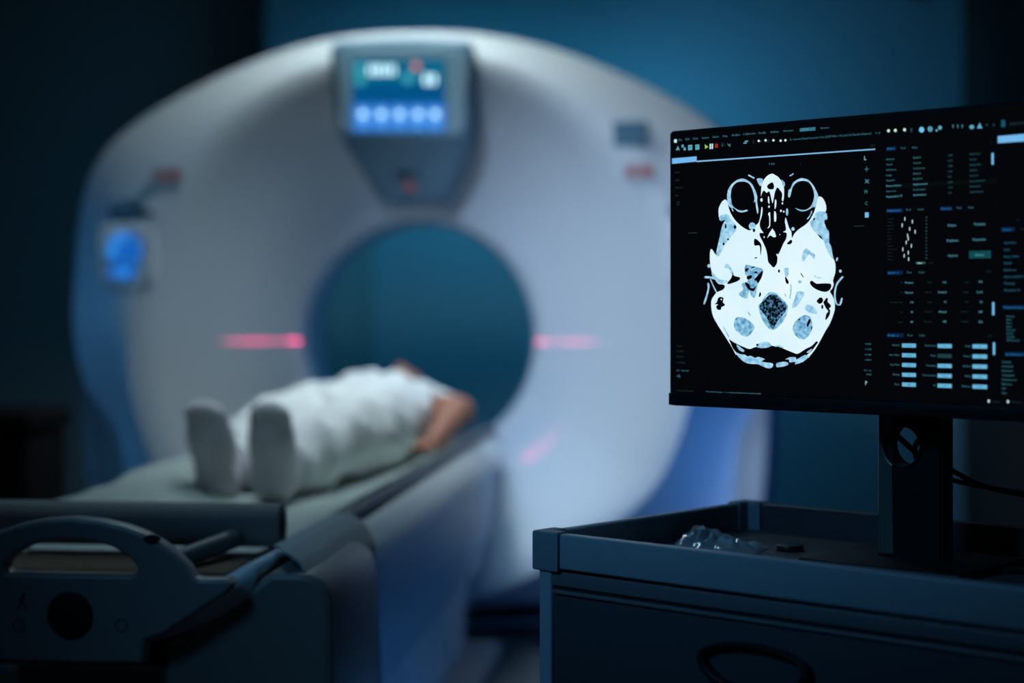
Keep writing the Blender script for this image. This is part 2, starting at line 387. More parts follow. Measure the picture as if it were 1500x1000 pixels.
laser('laser_line', GW(-.22, .03, BZ+.26), GW(.285, -.03, BZ-.345), EL*.60+Vector((0, 0, .80)), .24, 60, .006)

# ------------------------------------------------------------------ the patient table
tab = empty('patient_table', G0, -AX, 'long pale scanner table reaching from the near left to the scanner bore', 'scanner table')
V0 = -2.95                                                   # near end
def mir(pts, c=-.018): return [(2*c-x, y) for x, y in pts[::-1]]
# near end housing with a trough
hp = [uz(x, y, V0+.02) for x, y in [(246, 977), (250, 940), (300, 906), (365, 864), (402, 838), (440, 838), (462, 842), (480, 854), (489, 876), (491, 905)]]
hu = hp[-1][0]
hp = hp+[(hu+.002, .30), (hu-.01, .16), (hu-.05, .13)]
loop = hp+[( -.036-p[0], p[1]) for p in hp[::-1]]
eh = solid('end_housing', [loop], .36, tablet_m, tab, pos=V0+.02, bev=.012)
# cradle: shallow trough
def cz(u): return .615+.058*min(1.3, (abs(u)/.235))**2.4
def cradle_P(i, j):
    n = 15
    us = [-.235+.47*k/n for k in range(n+1)]
    prof = [(u, cz(u)) for u in us]+[(.244, .664), (.240, .650)]+[(u*.99, cz(u)-.050-.02*(1-abs(u)/.235)) for u in us[::-1]]+[(-.240, .650), (-.244, .664)]
    return prof
pr = cradle_P(0, 0); vs_ = [-2.93, -2.5, -1.5, -.6, -.02]
crd = grid_mesh('cradle', lambda i, j: (pr[i][0], vs_[j], pr[i][1]), len(pr), len(vs_), table_m, tab, True, True)
bm_ = bmesh.new(); bm_.from_mesh(crd.data); bmesh.ops.holes_fill(bm_, edges=[e for e in bm_.edges if e.is_boundary], sides=0); bmesh.ops.recalc_face_normals(bm_, faces=bm_.faces[:]); bm_.to_mesh(crd.data); bm_.free()
for s in (-1, 1): box('side_rail', s*.2475-.007, s*.2475+.007, -2.62, -.02, .652, .670, rail_m, crd, .003)
# foot end panel with carrying handle
pv = V0-.035
prr = [uz(x, y, pv) for x, y in [(108, 972), (214, 973), (217, 938), (246, 929), (300, 893), (338, 868), (346, 855), (338, 848), (300, 848), (290, 846), (278, 828), (262, 812), (240, 795), (215, 781), (185, 770), (150, 762), (108, 758)]]
c0 = prr[0][0]
loopo = prr+[(2*c0-x, y) for x, y in prr[-2:0:-1]]
hole = [uz(x, y, pv) for x, y in [(190, 842), (201, 841), (206, 836), (204, 829), (198, 821), (186, 811), (168, 801), (140, 794), (108, 791)]]
loopi = hole+[(2*c0-x, y) for x, y in hole[-2::-1]]
ep = solid('end_panel', [loopo, loopi], .035, mat('panel_plastic', (.20, .19, .19), .4), tab, pos=pv, bev=.007)
tag(ep, 'grey end panel with an arched carrying handle')
uc, zc = uz(108, 900, pv)
cyl('round_knob', (uc, pv+.01, zc), (uc, pv-.006, zc), .033, black_m, ep, 40, bev=.003)
u_, z_ = uz(228, 789, pv)
o_ = solid('button_slot', [ell(0, 0, .012, .006)], .004, black_m, ep, pos=0); o_.location = (u_, pv-.002, z_)
ic = []
def icon(x, y, f, nm='round_symbol'): 
    u, z = uz(x, y, pv); flat_multi(nm, [([(u+a, z+b) for a, b in f_], blackm_m, 0) for f_ in f], ep, lambda x, y, l: (x, pv-.0006, y))
icon(38, 881, [ell(.002, .010, .0025), stroke([(.001, .007), (-.001, -.001)], .004), stroke([(-.001, -.001), (.005, -.004), (.004, -.011)], .0022), stroke([(-.001, -.001), (-.004, -.006), (-.008, -.010)], .0022), stroke([(-.006, .002), (0, .005), (.006, .002)], .002)], 'figure_symbol')
ringp = lambda r0, r1: [(r1*math.cos(a), r1*math.sin(a)) for a in (2*math.pi*i/24 for i in range(25))]+[(r0*math.cos(a), r0*math.sin(a)) for a in (2*math.pi*i/24 for i in range(24, -1, -1))]
icon(33, 916, [ringp(.008, .0095)]); icon(183, 916, [ringp(.008, .0095)])
box('foam_pad', -.19, .19, -2.90, -2.69, .622, .655, tan_m, crd, .01)
# latch lever beside the handle
cyl('latch_lever', (.105, -2.90, .668), (.185, -2.66, .690), .015, dkgrey_m, crd, 24, bev=.006)
# long body
fpr = [(.249, .645), (.262, .645), (.291, .603), (.291, .574)]
solid('top_flange', [fpr+[(-x, y) for x, y in fpr[::-1]]+[(-.246, .615), (-.20, .588), (.20, .588), (.246, .615)]], 2.45, mat('flange_white', (.84, .87, .86), .45), tab, pos=-2.60, bev=.003)
fl = solid('support_block', [[(-.10, .590), (.10, .590), (.10, .560), (-.10, .560)]], 2.4, dkgrey_m, tab, pos=-2.6)
bpr = [(.278, .578), (.27, .40), (.235, .30), (.235, .27)]
solid('body_shell', [bpr+[(-x, y) for x, y in bpr[::-1]]], 2.36, mat('body_blue_grey', (.30, .46, .56), .45), tab, pos=-2.58)
solid('lower_shell', [[(-2.35, .30), (-.35, .30), (-.45, .05), (-2.1, .05)]], .42, table_m, tab, 'yz', 0, bev=.01)
box('floor_plate', -.30, .30, -2.45, -.25, .0, .05, mat('plate_grey', (.3, .34, .38), .5), tab, .012)
# blue-lit bellows folds on the flank
for k in range(3):
    solid('flank_strip', [[(-2.2+.62*k, .285), (-2.12+.62*k, .285), (-1.86+.62*k, .065), (-1.94+.62*k, .065)]], .43, mat('strip_white', (.7, .75, .8), .4), tab, 'yz', 0)

# sheet on the cradle
def sheet_P(i, j):
    v = -2.69+(2.50)*j/70; x = i/40
    wl = .06+.10*max(0, min(1, (v+2.5)/1.6))+.018*math.sin(v*7)+.005*math.sin(v*15+1)
    ul, ur = -.245-wl, .238
    u = ul+(ur-ul)*x
    if u < -.243: z = cz(.235)+.010-.10*((-.243-u))**1.2-.0*u
    else: z = cz(u)+.004
    z += .004*noise.noise(Vector((u*9, v*5, 1)))+.0025
    return (u, v, z)
sheet = grid_mesh('bed_sheet', sheet_P, 41, 71, sheet_m, None, True, thick=.002)
sheet.location = G0; sheet.rotation_euler = (0, 0, -AX)
tag(sheet, 'pale green white sheet spread over the scanner table under the patient', 'sheet')
# paper roll
rl = empty('paper_roll', G0, -AX, 'blue grey paper roll lying across the foot end of the table behind the handle', 'paper roll')
RV, RZ, RR = -2.71, .700, .0345
ue = uz(418, 772, RV)[0]
def roll_P(i, j):
    rr = [(-.30, .014), (-.30, RR-.001), (-.298, RR), (ue-.002, RR), (ue, RR-.001), (ue, .020), (ue-.02, .019)][j]
    a = 2*math.pi*i/48; return (rr[0], RV+rr[1]*math.cos(a), RZ+rr[1]*math.sin(a))
grid_mesh('paper', roll_P, 48, 7, paper_m, rl, True, True)
cyl('hollow_shade', (-.299, RV, RZ), (ue-.004, RV, RZ), .0195, black_m, rl, 32)  # black solid stands for the shade inside the hollow tube
# dark cloth over the right corner of the table
def cloth_P(i, j):
    v = -2.915+.46*j/24; q = i/40
    path = [(.236, .679), (.246, .684), (.262, .688), (.28, .686), (.302, .672), (.322, .640), (.330, .58), (.331, .45), (.330, .30), (.328, .16)]
    s = q*(len(path)-1); k = min(int(s), len(path)-2); f = s-k
    u = path[k][0]*(1-f)+path[k+1][0]*f; z = path[k][1]*(1-f)+path[k+1][1]*f
    w_ = .006*noise.noise(Vector((u*8, v*10, z*6)))
    if j < 8: v = v+.10*max(0, (.275-u)/.04)*(1-j/8)
    return (u+w_+.002, v+.012*math.sin(z*9)*(1-abs(j/12-1)*.2), z+abs(w_)*.5+.002)
cl = grid_mesh('draped_cloth', cloth_P, 41, 25, cloth_m, None, True, thick=.004)
cl.location = G0; cl.rotation_euler = (0, 0, -AX)
tag(cl, 'dark grey cloth draped over the right side of the table near its foot end', 'cloth')

# ------------------------------------------------------------------ the patient (voxel field -> one smooth surface)
def surface_nets(F, org, h):
    ins = F < 0; nx, ny, nz = F.shape
    idx = -np.ones((nx-1, ny-1, nz-1), int)
    cnt = np.zeros((nx-1, ny-1, nz-1), int)
    for dx in (0, 1):
        for dy in (0, 1):
            for dz in (0, 1): cnt += ins[dx:nx-1+dx, dy:ny-1+dy, dz:nz-1+dz]
    act = (cnt > 0) & (cnt < 8); cells = np.argwhere(act); idx[act] = np.arange(len(cells))
    pos = np.zeros((len(cells), 3)); num = np.zeros(len(cells))
    cs = [(a, b, c) for a in (0, 1) for b in (0, 1) for c in (0, 1)]
    for a in cs:
        for ax in range(3):
            if a[ax]: continue
            b = list(a); b[ax] = 1
            fa = F[tuple((cells+a).T)]; fb = F[tuple((cells+b).T)]; m = (fa < 0) != (fb < 0)
            t = np.where(m, fa/(fa-fb+1e-12), 0); p = np.array(a, float)[None, :].repeat(len(cells), 0); p[:, ax] += t
            pos[m] += p[m]; num[m] += 1
    V = (cells+pos/num[:, None])*h+org
    faces = []
    for ax in range(3):
        o1, o2 = [(1, 2), (2, 0), (0, 1)][ax]
        sl0 = [slice(1, -1)]*3; sl0[ax] = slice(0, -1); sl1 = [slice(1, -1)]*3; sl1[ax] = slice(1, None)
        A = ins[tuple(sl0)]; B = ins[tuple(sl1)]; e = np.argwhere(A != B)
        if len(e) == 0: continue
        fl_ = A[tuple(e.T)]; base = e+1; base[:, ax] -= 1
        def cell(d1, d2):
            c = base.copy(); c[:, o1] -= d1; c[:, o2] -= d2; return idx[tuple(c.T)]
        q = np.stack([cell(1, 1), cell(0, 1), cell(0, 0), cell(1, 0)], 1); q[~fl_] = q[~fl_][:, ::-1]; faces.append(q)
    return V, np.concatenate(faces)
class Field:
    def __init__(s, lo, hi, h):
        s.lo = np.array(lo, float); s.h = h; s.n = np.ceil((np.array(hi)-s.lo)/h).astype(int)+1; s.F = np.full(s.n, .05)
    def sub(s, lo, hi):
        a = np.clip(np.floor((np.array(lo)-s.lo)/s.h).astype(int), 0, s.n); b = np.clip(np.ceil((np.array(hi)-s.lo)/s.h).astype(int)+1, 0, s.n)
        g = np.meshgrid(*[s.lo[i]+s.h*np.arange(a[i], b[i]) for i in range(3)], indexing='ij')
        return tuple(slice(a[i], b[i]) for i in range(3)), g
    def put(s, sl, d, k, cut=False):
        F = s.F[sl]
        if cut:
            s.F[sl] = np.maximum(F, -d); return
        hh = np.clip(.5+.5*(F-d)/k, 0, 1); s.F[sl] = F*(1-hh)+d*hh-k*hh*(1-hh)
    def cap(s, p, q, r1, r2, k=.015, cut=False):
        p, q = np.array(p, float), np.array(q, float); m = max(r1, r2)+k+.03
        sl, g = s.sub(np.minimum(p, q)-m, np.maximum(p, q)+m)
        if g[0].size == 0: return
        d = q-p; L = max((d*d).sum(), 1e-9); t = np.clip(sum((g[i]-p[i])*d[i] for i in range(3))/L, 0, 1)
        dist = np.sqrt(sum((g[i]-p[i]-t*d[i])**2 for i in range(3)))-(r1+(r2-r1)*t); s.put(sl, dist, k, cut)
    def ell(s, c, r, k=.015, cut=False):
        c, r = np.array(c, float), np.array(r, float); m = r+k+.03; sl, g = s.sub(c-m, c+m)
        if g[0].size == 0: return
        q0 = np.sqrt(sum(((g[i]-c[i])/r[i])**2 for i in range(3))); q1 = np.sqrt(sum(((g[i]-c[i])/r[i]**2)**2 for i in range(3)))+1e-9
        s.put(sl, q0*(q0-1)/q1, k, cut)
    def mesh(s, name, m, parent):
        s.F[0] = s.F[-1] = .05; s.F[:, 0] = s.F[:, -1] = .05; s.F[:, :, 0] = s.F[:, :, -1] = .05
        V, Q = surface_nets(s.F, s.lo, s.h); me = bpy.data.meshes.new(name); me.from_pydata(V.tolist(), [], Q.tolist()); me.update()
        o = link(name, me, m, parent, True)
        bm = bmesh.new(); bm.from_mesh(me); bmesh.ops.smooth_vert(bm, verts=bm.verts[:], factor=.5, use_axis_x=True, use_axis_y=True, use_axis_z=True)
        bmesh.ops.recalc_face_normals(bm, faces=bm.faces[:]); bm.to_mesh(me); bm.free()
        for p in me.polygons: p.use_smooth = True
        return o
BODY = Vector((-.580, 3.67, .626)); BA = math.atan2(.17, .985)
pat = empty('person', BODY, -BA, 'person in loose white shirt and trousers and grey socks lying on the scanner table', 'person')
# local frame: x lateral (photo right), y towards the head, z up from the sheet
LEG = lambda s: [((s*.066, .035, .042), .034), ((s*.066, .09, .060), .036), ((s*.078, .24, .075), .050), ((s*.095, .42, .098), .054), ((s*.096, .60, .100), .072), ((s*.085, .80, .100), .092)]
def legs(F, g, k=.02, start=0):
    for s in (-1, 1):
        L = LEG(s)
        for (a, ra), (b, rb) in list(zip(L, L[1:]))[start:]: F.cap(a, b, ra+g, rb+g, k)
def torso(F, g, k=.03):
    F.ell((0, .84, .105), (.165+g, .15, .098+g), k); F.ell((0, 1.0, .105), (.145+g, .15, .092+g), k)
    F.ell((0, 1.15, .112), (.165+g, .16, .105+g), k); F.ell((0, 1.27, .105), (.175+g, .09, .085+g), k)
ARM = {1: [((.150, 1.285, .120), .052), ((.238, 1.13, .125), .046), ((.238, 1.13, .125), .046), ((.212, .965, .060), .028)],
       -1: [((-.150, 1.285, .120), .052), ((-.21, 1.05, .075), .042), ((-.21, 1.05, .075), .042), ((-.195, .84, .058), .026)]}
def feet(F, g, k=.012):
    for s in (-1, 1):
        F.cap((s*.064, .035, .034), (s*.064, .012, .046), .036+g, .038+g, k)
        F.cap((s*.064, .010, .05), (s*.068, -.008, .13), .035+g, .041+g, k)
        F.cap((s*.058, .0, .12), (s*.060, -.012, .150), .036+g, .034+g, k); F.cap((s*.075, .0, .12), (s*.080, -.010, .140), .034+g, .032+g, k)
        for dx, rr, tz in ((-.020, .023, .188), (0, .023, .192), (.020, .021, .184)):
            F.cap((s*.068+dx*.8, -.004, .14), (s*.072+dx, -.026, tz), .022+g, rr-.002+g, k)
        F.cap((s*.066, .09, .064), (s*.067, .015, .13), .034+g, .026+g, .02)
FB = Field((-.34, -.13, -.01), (.34, 1.66, .32), .0048)
legs(FB, 0); torso(FB, 0); feet(FB, 0)
for s in (-1, 1):
    A = ARM[s]; FB.cap(A[0][0], A[1][0], A[0][1], A[1][1], .02); FB.cap(A[2][0], A[3][0], A[2][1], A[3][1], .015)
    wx, wy, wz = A[3][0]; dx = -.10*s if s > 0 else .02
    # palm and fingers, loosely curled on the sheet
    FB.ell((wx+dx*.25, wy-.055, wz-.012), (.038, .050, .017), .015)
    for i, (fx, L1) in enumerate(((-.030, .070), (-.010, .080), (.011, .076), (.030, .060))):
        b0 = (wx+dx*.45+fx, wy-.092, wz-.010); b1 = (wx+dx*.6+fx*1.1, wy-.092-L1*.55, wz-.014); b2 = (wx+dx*.7+fx*1.1, wy-.092-L1*.9, wz-.026)
        FB.cap(b0, b1, .0088, .0080, .004); FB.cap(b1, b2, .0080, .0070, .004)
    FB.cap((wx-s*.028, wy-.035, wz-.008), (wx-s*.048, wy-.085, wz-.012), .011, .0085, .006)
HZc = .150
FB.cap((0, 1.34, .112), (0, 1.42, .128), .054, .052, .03)
FB.ell((0, 1.505, HZc-.018), (.076, .098, .082), .02); FB.ell((0, 1.465, HZc+.02), (.060, .078, .068), .02)
FB.cap((0, 1.402, HZc+.050), (0, 1.43, HZc+.055), .020, .022, .02)                 # chin
FB.cap((0, 1.463, HZc+.092), (0, 1.492, HZc+.082), .0115, .008, .008); FB.cap((-.010, 1.462, HZc+.084), (.010, 1.462, HZc+.084), .009, .009, .006)  # nose
FB.cap((-.020, 1.440, HZc+.074), (.020, 1.440, HZc+.074), .0065, .0065, .006); FB.cap((-.016, 1.431, HZc+.072), (.016, 1.431, HZc+.072), .0065, .0065, .006)
for s in (-1, 1):
    FB.ell((s*.030, 1.500, HZc+.066), (.014, .010, .009), .006)                         # closed lids
    FB.cap((s*.016, 1.517, HZc+.071), (s*.045, 1.514, HZc+.058), .007, .006, .008)      # brows
    FB.ell((s*.077, 1.480, HZc-.005), (.010, .028, .018), .006)                         # ears
body = FB.mesh('body', skin_m, pat)
FS = Field((-.34, .62, -.012), (.34, 1.42, .30), .007)
torso(FS, .021); 
for s in (-1, 1):
    a, b = Vector(ARM[s][0][0]), Vector(ARM[s][1][0]); FS.cap(a, a.lerp(b, .35), .064, .060, .03)
FS.ell((0, .78, .10), (.18, .13, .10), .03)
FS.ell((0, 1.405, .165), (.058, .060, .085), .01, True)
X_, Y_, Z_ = [FS.lo[i]+FS.h*np.arange(FS.n[i]) for i in range(3)]
XX, YY, ZZ = np.meshgrid(X_, Y_, Z_, indexing='ij')
FS.F += .011*np.sin(YY*38+XX*30+3*np.sin(XX*14))*np.sin(XX*22-YY*11+1)+.003*np.sin(YY*75-XX*50+ZZ*40)
for s in (-1, 1):
    a, b = np.array(ARM[s][0][0]), np.array(ARM[s][1][0]); d = (b-a)/np.linalg.norm(b-a)
    pr_ = (XX-a[0])*d[0]+(YY-a[1])*d[1]+(ZZ-a[2])*d[2]; m_ = (pr_ > .075) & (s*XX > .165); FS.F[m_] = .05
FS.F[YY < .70] = .05
FS.F = np.maximum(FS.F, -(ZZ-.002))
FS.mesh('shirt', shirt_m, pat)
FT = Field((-.30, .05, -.012), (.30, .90, .28), .007)
legs(FT, .020, .035, 1); FT.ell((0, .80, .105), (.168, .12, .102), .03)
X_, Y_, Z_ = [FT.lo[i]+FT.h*np.arange(FT.n[i]) for i in range(3)]
XX, YY, ZZ = np.meshgrid(X_, Y_, Z_, indexing='ij')
FT.F += .0105*np.sin(YY*34-XX*22+2*np.sin(XX*16))*np.sin(XX*26+YY*9)+.003*np.sin(YY*80+XX*40)
FT.F[YY < .10] = .05; FT.F = np.maximum(FT.F, -(ZZ-.002))
FT.mesh('trousers', shirt_m, pat)
FK = Field((-.16, -.13, -.02), (.16, .22, .25), .005)
feet(FK, .006)
for s in (-1, 1): L = LEG(s); FK.cap(L[0][0], L[1][0], L[0][1]+.006, L[1][1]+.006, .02); FK.cap(L[1][0], Vector(L[1][0]).lerp(Vector(L[2][0]), .45), L[1][1]+.005, L[1][1]+.009, .01)
FK.mesh('socks', sock_m, pat)
FH = Field((-.11, 1.40, .0), (.11, 1.64, .28), .005)
FH.ell((0, 1.515, HZc-.022), (.083, .103, .084), .01)
X_, Y_, Z_ = [FH.lo[i]+FH.h*np.arange(FH.n[i]) for i in range(3)]
XX, YY, ZZ = np.meshgrid(X_, Y_, Z_, indexing='ij')
FH.F[(ZZ-HZc)*.9+(1.555-YY)*.75 > .022] = .05
FH.mesh('hair', hair_m, pat)
# small head cushion
hc = bmesh.new(); bmesh.ops.create_uvsphere(hc, u_segments=32, v_segments=16, radius=1)
for v in hc.verts: v.co = Vector((math.copysign(abs(v.co.x)**.6, v.co.x)*.13, math.copysign(abs(v.co.y)**.6, v.co.y)*.11, math.copysign(abs(v.co.z)**.8, v.co.z)*.030))
pil = bmo('head_cushion', hc, sheet_m, None, True)
pil.location = BODY+Vector((math.sin(BA)*1.53, math.cos(BA)*1.53, .031)); pil.rotation_euler = (0, 0, -BA)
tag(pil, "small pale cushion under the lying person's head", 'cushion')

# ------------------------------------------------------------------ cart
CA = math.atan2(.669, .743); P0 = Vector((.030, 2.147, 0))
cart = empty('medical_cart', P0, -CA, 'dark blue grey metal drawer cart under the monitor at the right', 'cart')
CW, CD, RT = .80, .462, .760
box('tray_floor', .012, CW-.012, .012, CD-.012, .712, .722, tray_m, cart, .002)
fr = box('front_rail', .038, CW-.038, 0, .016, .716, RT, cart_m, cart, .003)
box('rear_rail', .038, CW-.038, CD-.016, CD, .716, RT, tray_m, cart, .003)
box('side_rail', 0, .016, .038, CD-.038, .716, RT, cart_m, cart, .003)
box('side_rail', CW-.016, CW, .038, CD-.038, .716, RT, cart_m, cart, .003)
for x in (0, CW):
    for y in (0, CD):
        sx = 1 if x == 0 else -1; sy = 1 if y == 0 else -1
        q = [(x-sx*.003, y-sy*.003), (x+sx*.038, y-sy*.003), (x+sx*.038, y+sy*.018), (x+sx*.018, y+sy*.018), (x+sx*.018, y+sy*.038), (x-sx*.003, y+sy*.038)]
        o_ = solid('corner_cap', [q], .050, mat('corner_plastic', (.17, .21, .25), .5), cart, 'xy', .737, bev=.003)
box('cabinet', .014, CW-.014, .012, CD-.008, .16, .715, cart_m, cart, .003)
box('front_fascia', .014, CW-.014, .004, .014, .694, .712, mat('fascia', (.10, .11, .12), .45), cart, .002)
for x in (.004, CW-.024): 
    for y in (.001, CD-.021): box('corner_post', x, x+.02, y, y+.02, .13, .715, cart_m, cart, .003)
zt = .690
for dh in (.155, .155, .18):
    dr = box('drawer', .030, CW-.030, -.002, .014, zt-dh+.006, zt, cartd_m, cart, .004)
    box('drawer_lip', .030, CW-.030, -.006, .002, zt-.004, zt+.001, mat('fascia', (.1, .11, .12)), dr, .002)
    xc, zc_ = CW/2-.068, zt-.049
    cup = solid('handle', [[(xc+.075*math.cos(a), zc_+.040*math.sin(a)*(1 if math.sin(a) < 0 else .55)) for a in (2*math.pi*i/36 for i in range(36))], [(xc+.066*math.cos(a), zc_+.001+.031*math.sin(a)*(1 if math.sin(a) < 0 else .55)) for a in (2*math.pi*i/36 for i in range(36))]], .016, black_m, dr, pos=-.015, bev=.003)
    tag(cup, 'black oval pull handle')
    zt -= dh+.008
for x in (.06, CW-.06):
    for y in (.06, CD-.06):
        wl = cyl('caster', (x-.012, y, .045), (x+.012, y, .045), .045, blackm_m, cart, 24, bev=.004)
        cyl('caster_stem', (x, y, .05), (x, y, .165), .012, cart_m, wl, 16)

# ------------------------------------------------------------------ monitor
MB_ = .203; M0 = .057; MW = .612; MZ0, MZ1 = .912, 1.275
mon = empty('computer_monitor', P0+Vector((.743*(M0+MW/2)+.669*MB_, -.669*(M0+MW/2)+.743*MB_, .722)), -CA, 'black widescreen computer monitor on the cart showing a skull scan', 'monitor')
mx0, mx1 = -MW/2, MW/2; dz = -.722
rr_ = .006
def rrect(x0, y0, x1, y1, r, n=5):
    out = []
    for cx, cy, a0 in ((x1-r, y1-r, 0), (x0+r, y1-r, 90), (x0+r, y0+r, 180), (x1-r, y0+r, 270)):
        for k in range(n+1): a = D(a0+90*k/n); out.append((cx+r*math.cos(a), cy+r*math.sin(a)))
    return out
solid('housing', [rrect(mx0, MZ0+dz, mx1, MZ1+dz, .006)], .022, black_m, mon, pos=.001, bev=.002)
solid('rear_bulge', [rrect(mx0+.10, MZ0+dz+.05, mx1-.10, MZ1+dz-.05, .03)], .035, black_m, mon, pos=.020, bev=.012)
scr_m = emis('screen_black', (.0011, .0016, .0026), 1)
scrp = solid('screen', [rect(mx0+.004, MZ0+dz+.018, mx1-.004, MZ1+dz-.005)], .001, scr_m, mon, pos=0)
box('chin', mx0+.001, mx1-.001, -.003, .002, MZ0+dz+.001, MZ0+dz+.017, black_m, mon, .001)
# pixels of the photo -> monitor plane
cca, sca = .743, .669
nrm = math.hypot(cca, sca); cca /= nrm; sca /= nrm
MC = mon.location
def mp(px, py):
    k = (px-750)/FP
    s = (k*MC.y-MC.x)/(cca+k*sca); Y = MC.y-sca*s
    return s, CH+(HZ-py)/FP*Y-.722
def mxf(x, y, ly): return (x, -.0008-.00012*ly, y)
def pxy(pts): return [mp(*p) for p in pts]
Q = {1: (1030, 240), 2: (1130, 240), 3: (1030, 340), 4: (1130, 340), 5: (1030, 435), 6: (1130, 435)}
def qp(*seg):
    out = []
    for i in range(0, len(seg), 2):
        k, pts = seg[i], seg[i+1]; out += [(Q[k][0]+x*.11, Q[k][1]+y*.11) for x, y in pts]
    return out
k_w = emis('scan_white', (.66, .88, .98), 1.0, (.80, .95, 1.0), 12, .35, .7)
k_t = emis('scan_tissue', (.06, .25, .45), 1.0, (.34, .66, .88), 200, .30, .66)
k_m = emis('scan_soft', (.16, .43, .68), 1.0, (.48, .78, .94), 160, .3, .68)
k_s = emis('scan_speckle', (.001, .002, .004), 1.0, (.10, .33, .55), 330, .47, .70)
k_k = emis('scan_black', (.0011, .0016, .0026), 1)
sk = []
def K(pts, m, ly, n=4, sm=True): sk.append((pxy(cr(pts, n) if sm else pts), m, ly))
K(qp(1, [(775,430),(780,330),(790,260),(830,190),(880,145),(930,130)], 2, [(20,130),(90,170),(140,230),(170,300),(175,400),(165,490),(145,480),(150,400),(120,350),(85,315),(55,370),(40,440),(24,520)], 1, [(922,500),(905,420),(885,365),(850,385),(815,355),(790,390)]), k_w, 2)
K(qp(1, [(860,290),(925,245),(950,290),(940,335),(880,335)]), k_k, 3)
K(qp(1, [(305,475),(335,520),(345,580),(370,650),(410,720),(460,780),(530,840),(590,875),(630,885),(660,860),(700,820),(745,780),(770,680),(782,580),(796,590),(790,680),(760,780),(765,850),(800,905),(805,920),(760,920)],
     3, [(760,50),(800,130),(840,220),(860,310),(870,390),(900,430),(945,470),(985,420)],
     4, [(85,370),(85,330),(70,290),(100,290),(130,230),(165,150),(200,90),(210,30)],
     2, [(200,915),(160,905),(200,880),(190,800),(185,760),(195,715),(215,770),(240,850),(270,900),(275,960),(282,985),(310,930),(370,870),(430,830),(500,770),(555,680),(590,590),(610,500),(625,440),(670,440),(710,490),(735,570),(720,640),(610,640),(560,730),(520,780),(550,860),(610,930),(660,990)],
     4, [(700,110),(740,220),(800,300),(840,370),(858,440),(855,540),(825,640),(835,690),(815,750),(785,790),(820,850),(845,920),(850,1000)],
     6, [(840,200),(790,340),(720,460),(650,590),(590,690),(520,780),(500,805),(480,770),(540,720),(600,640),(625,600),(600,590),(540,650),(460,690),(400,730),(350,755),(310,745),(200,700),(100,660),(20,650)],
     5, [(920,645),(800,660),(700,665),(630,690),(560,670),(450,620),(380,580),(350,560),(400,680),(450,745),(440,765),(390,670),(340,590),(270,480),(200,370),(140,260),(115,150),(115,50)],
     3, [(140,860),(190,800),(270,765),(295,720),(270,695),(200,680),(130,560),(100,420),(95,300),(105,230),(130,235),(165,290),(210,310),(250,260),(290,170),(350,90),(400,20)],
     1, [(390,950),(450,870),(430,800),(370,730),(330,670),(250,680),(220,720),(210,620),(225,560),(260,500)]), k_w, 1, 3)
K(qp(1, [(220,720),(250,680),(330,670),(370,730),(430,800),(450,870),(390,950)], 3, [(400,20),(350,90),(290,170),(250,260),(210,320),(180,290),(200,180),(230,50)], 1, [(240,900),(265,810),(300,745),(240,760)]), k_m, 2)
K(qp(2, [(610,640),(720,640),(750,700),(745,740),(710,760),(740,860),(770,900),(775,1000)], 4, [(775,140),(805,200),(820,300),(835,360),(800,330),(740,220),(700,110),(660,50)], 2, [(610,930),(550,860),(520,780),(560,730)]), k_m, 2)
K(qp(1, [(520,195),(440,225),(370,290),(335,360),(325,440),(335,520),(370,580),(420,590),(470,635),(530,645),(600,625),(590,610),(530,622),(470,610),(400,560),(380,480),(375,400),(395,310),(450,250),(520,235),(600,250),(650,310),(680,400),(690,470),(680,520),(700,500),(715,600),(730,665),(742,620),(725,500),(725,420),(690,330),(650,260),(590,215)]), k_m, 3, 3)
K(qp(2, [(420,190),(350,210),(290,260),(260,330),(235,350),(230,440),(255,440),(270,380),(290,310),(340,250),(420,225),(500,245),(550,310),(575,400),(570,470),(540,550),(490,600),(430,615),(360,600),(320,585),(380,625),(440,630),(500,610),(560,575),(590,575),(610,500),(630,430),(600,350),(560,280),(500,215)]), k_m, 3, 3)
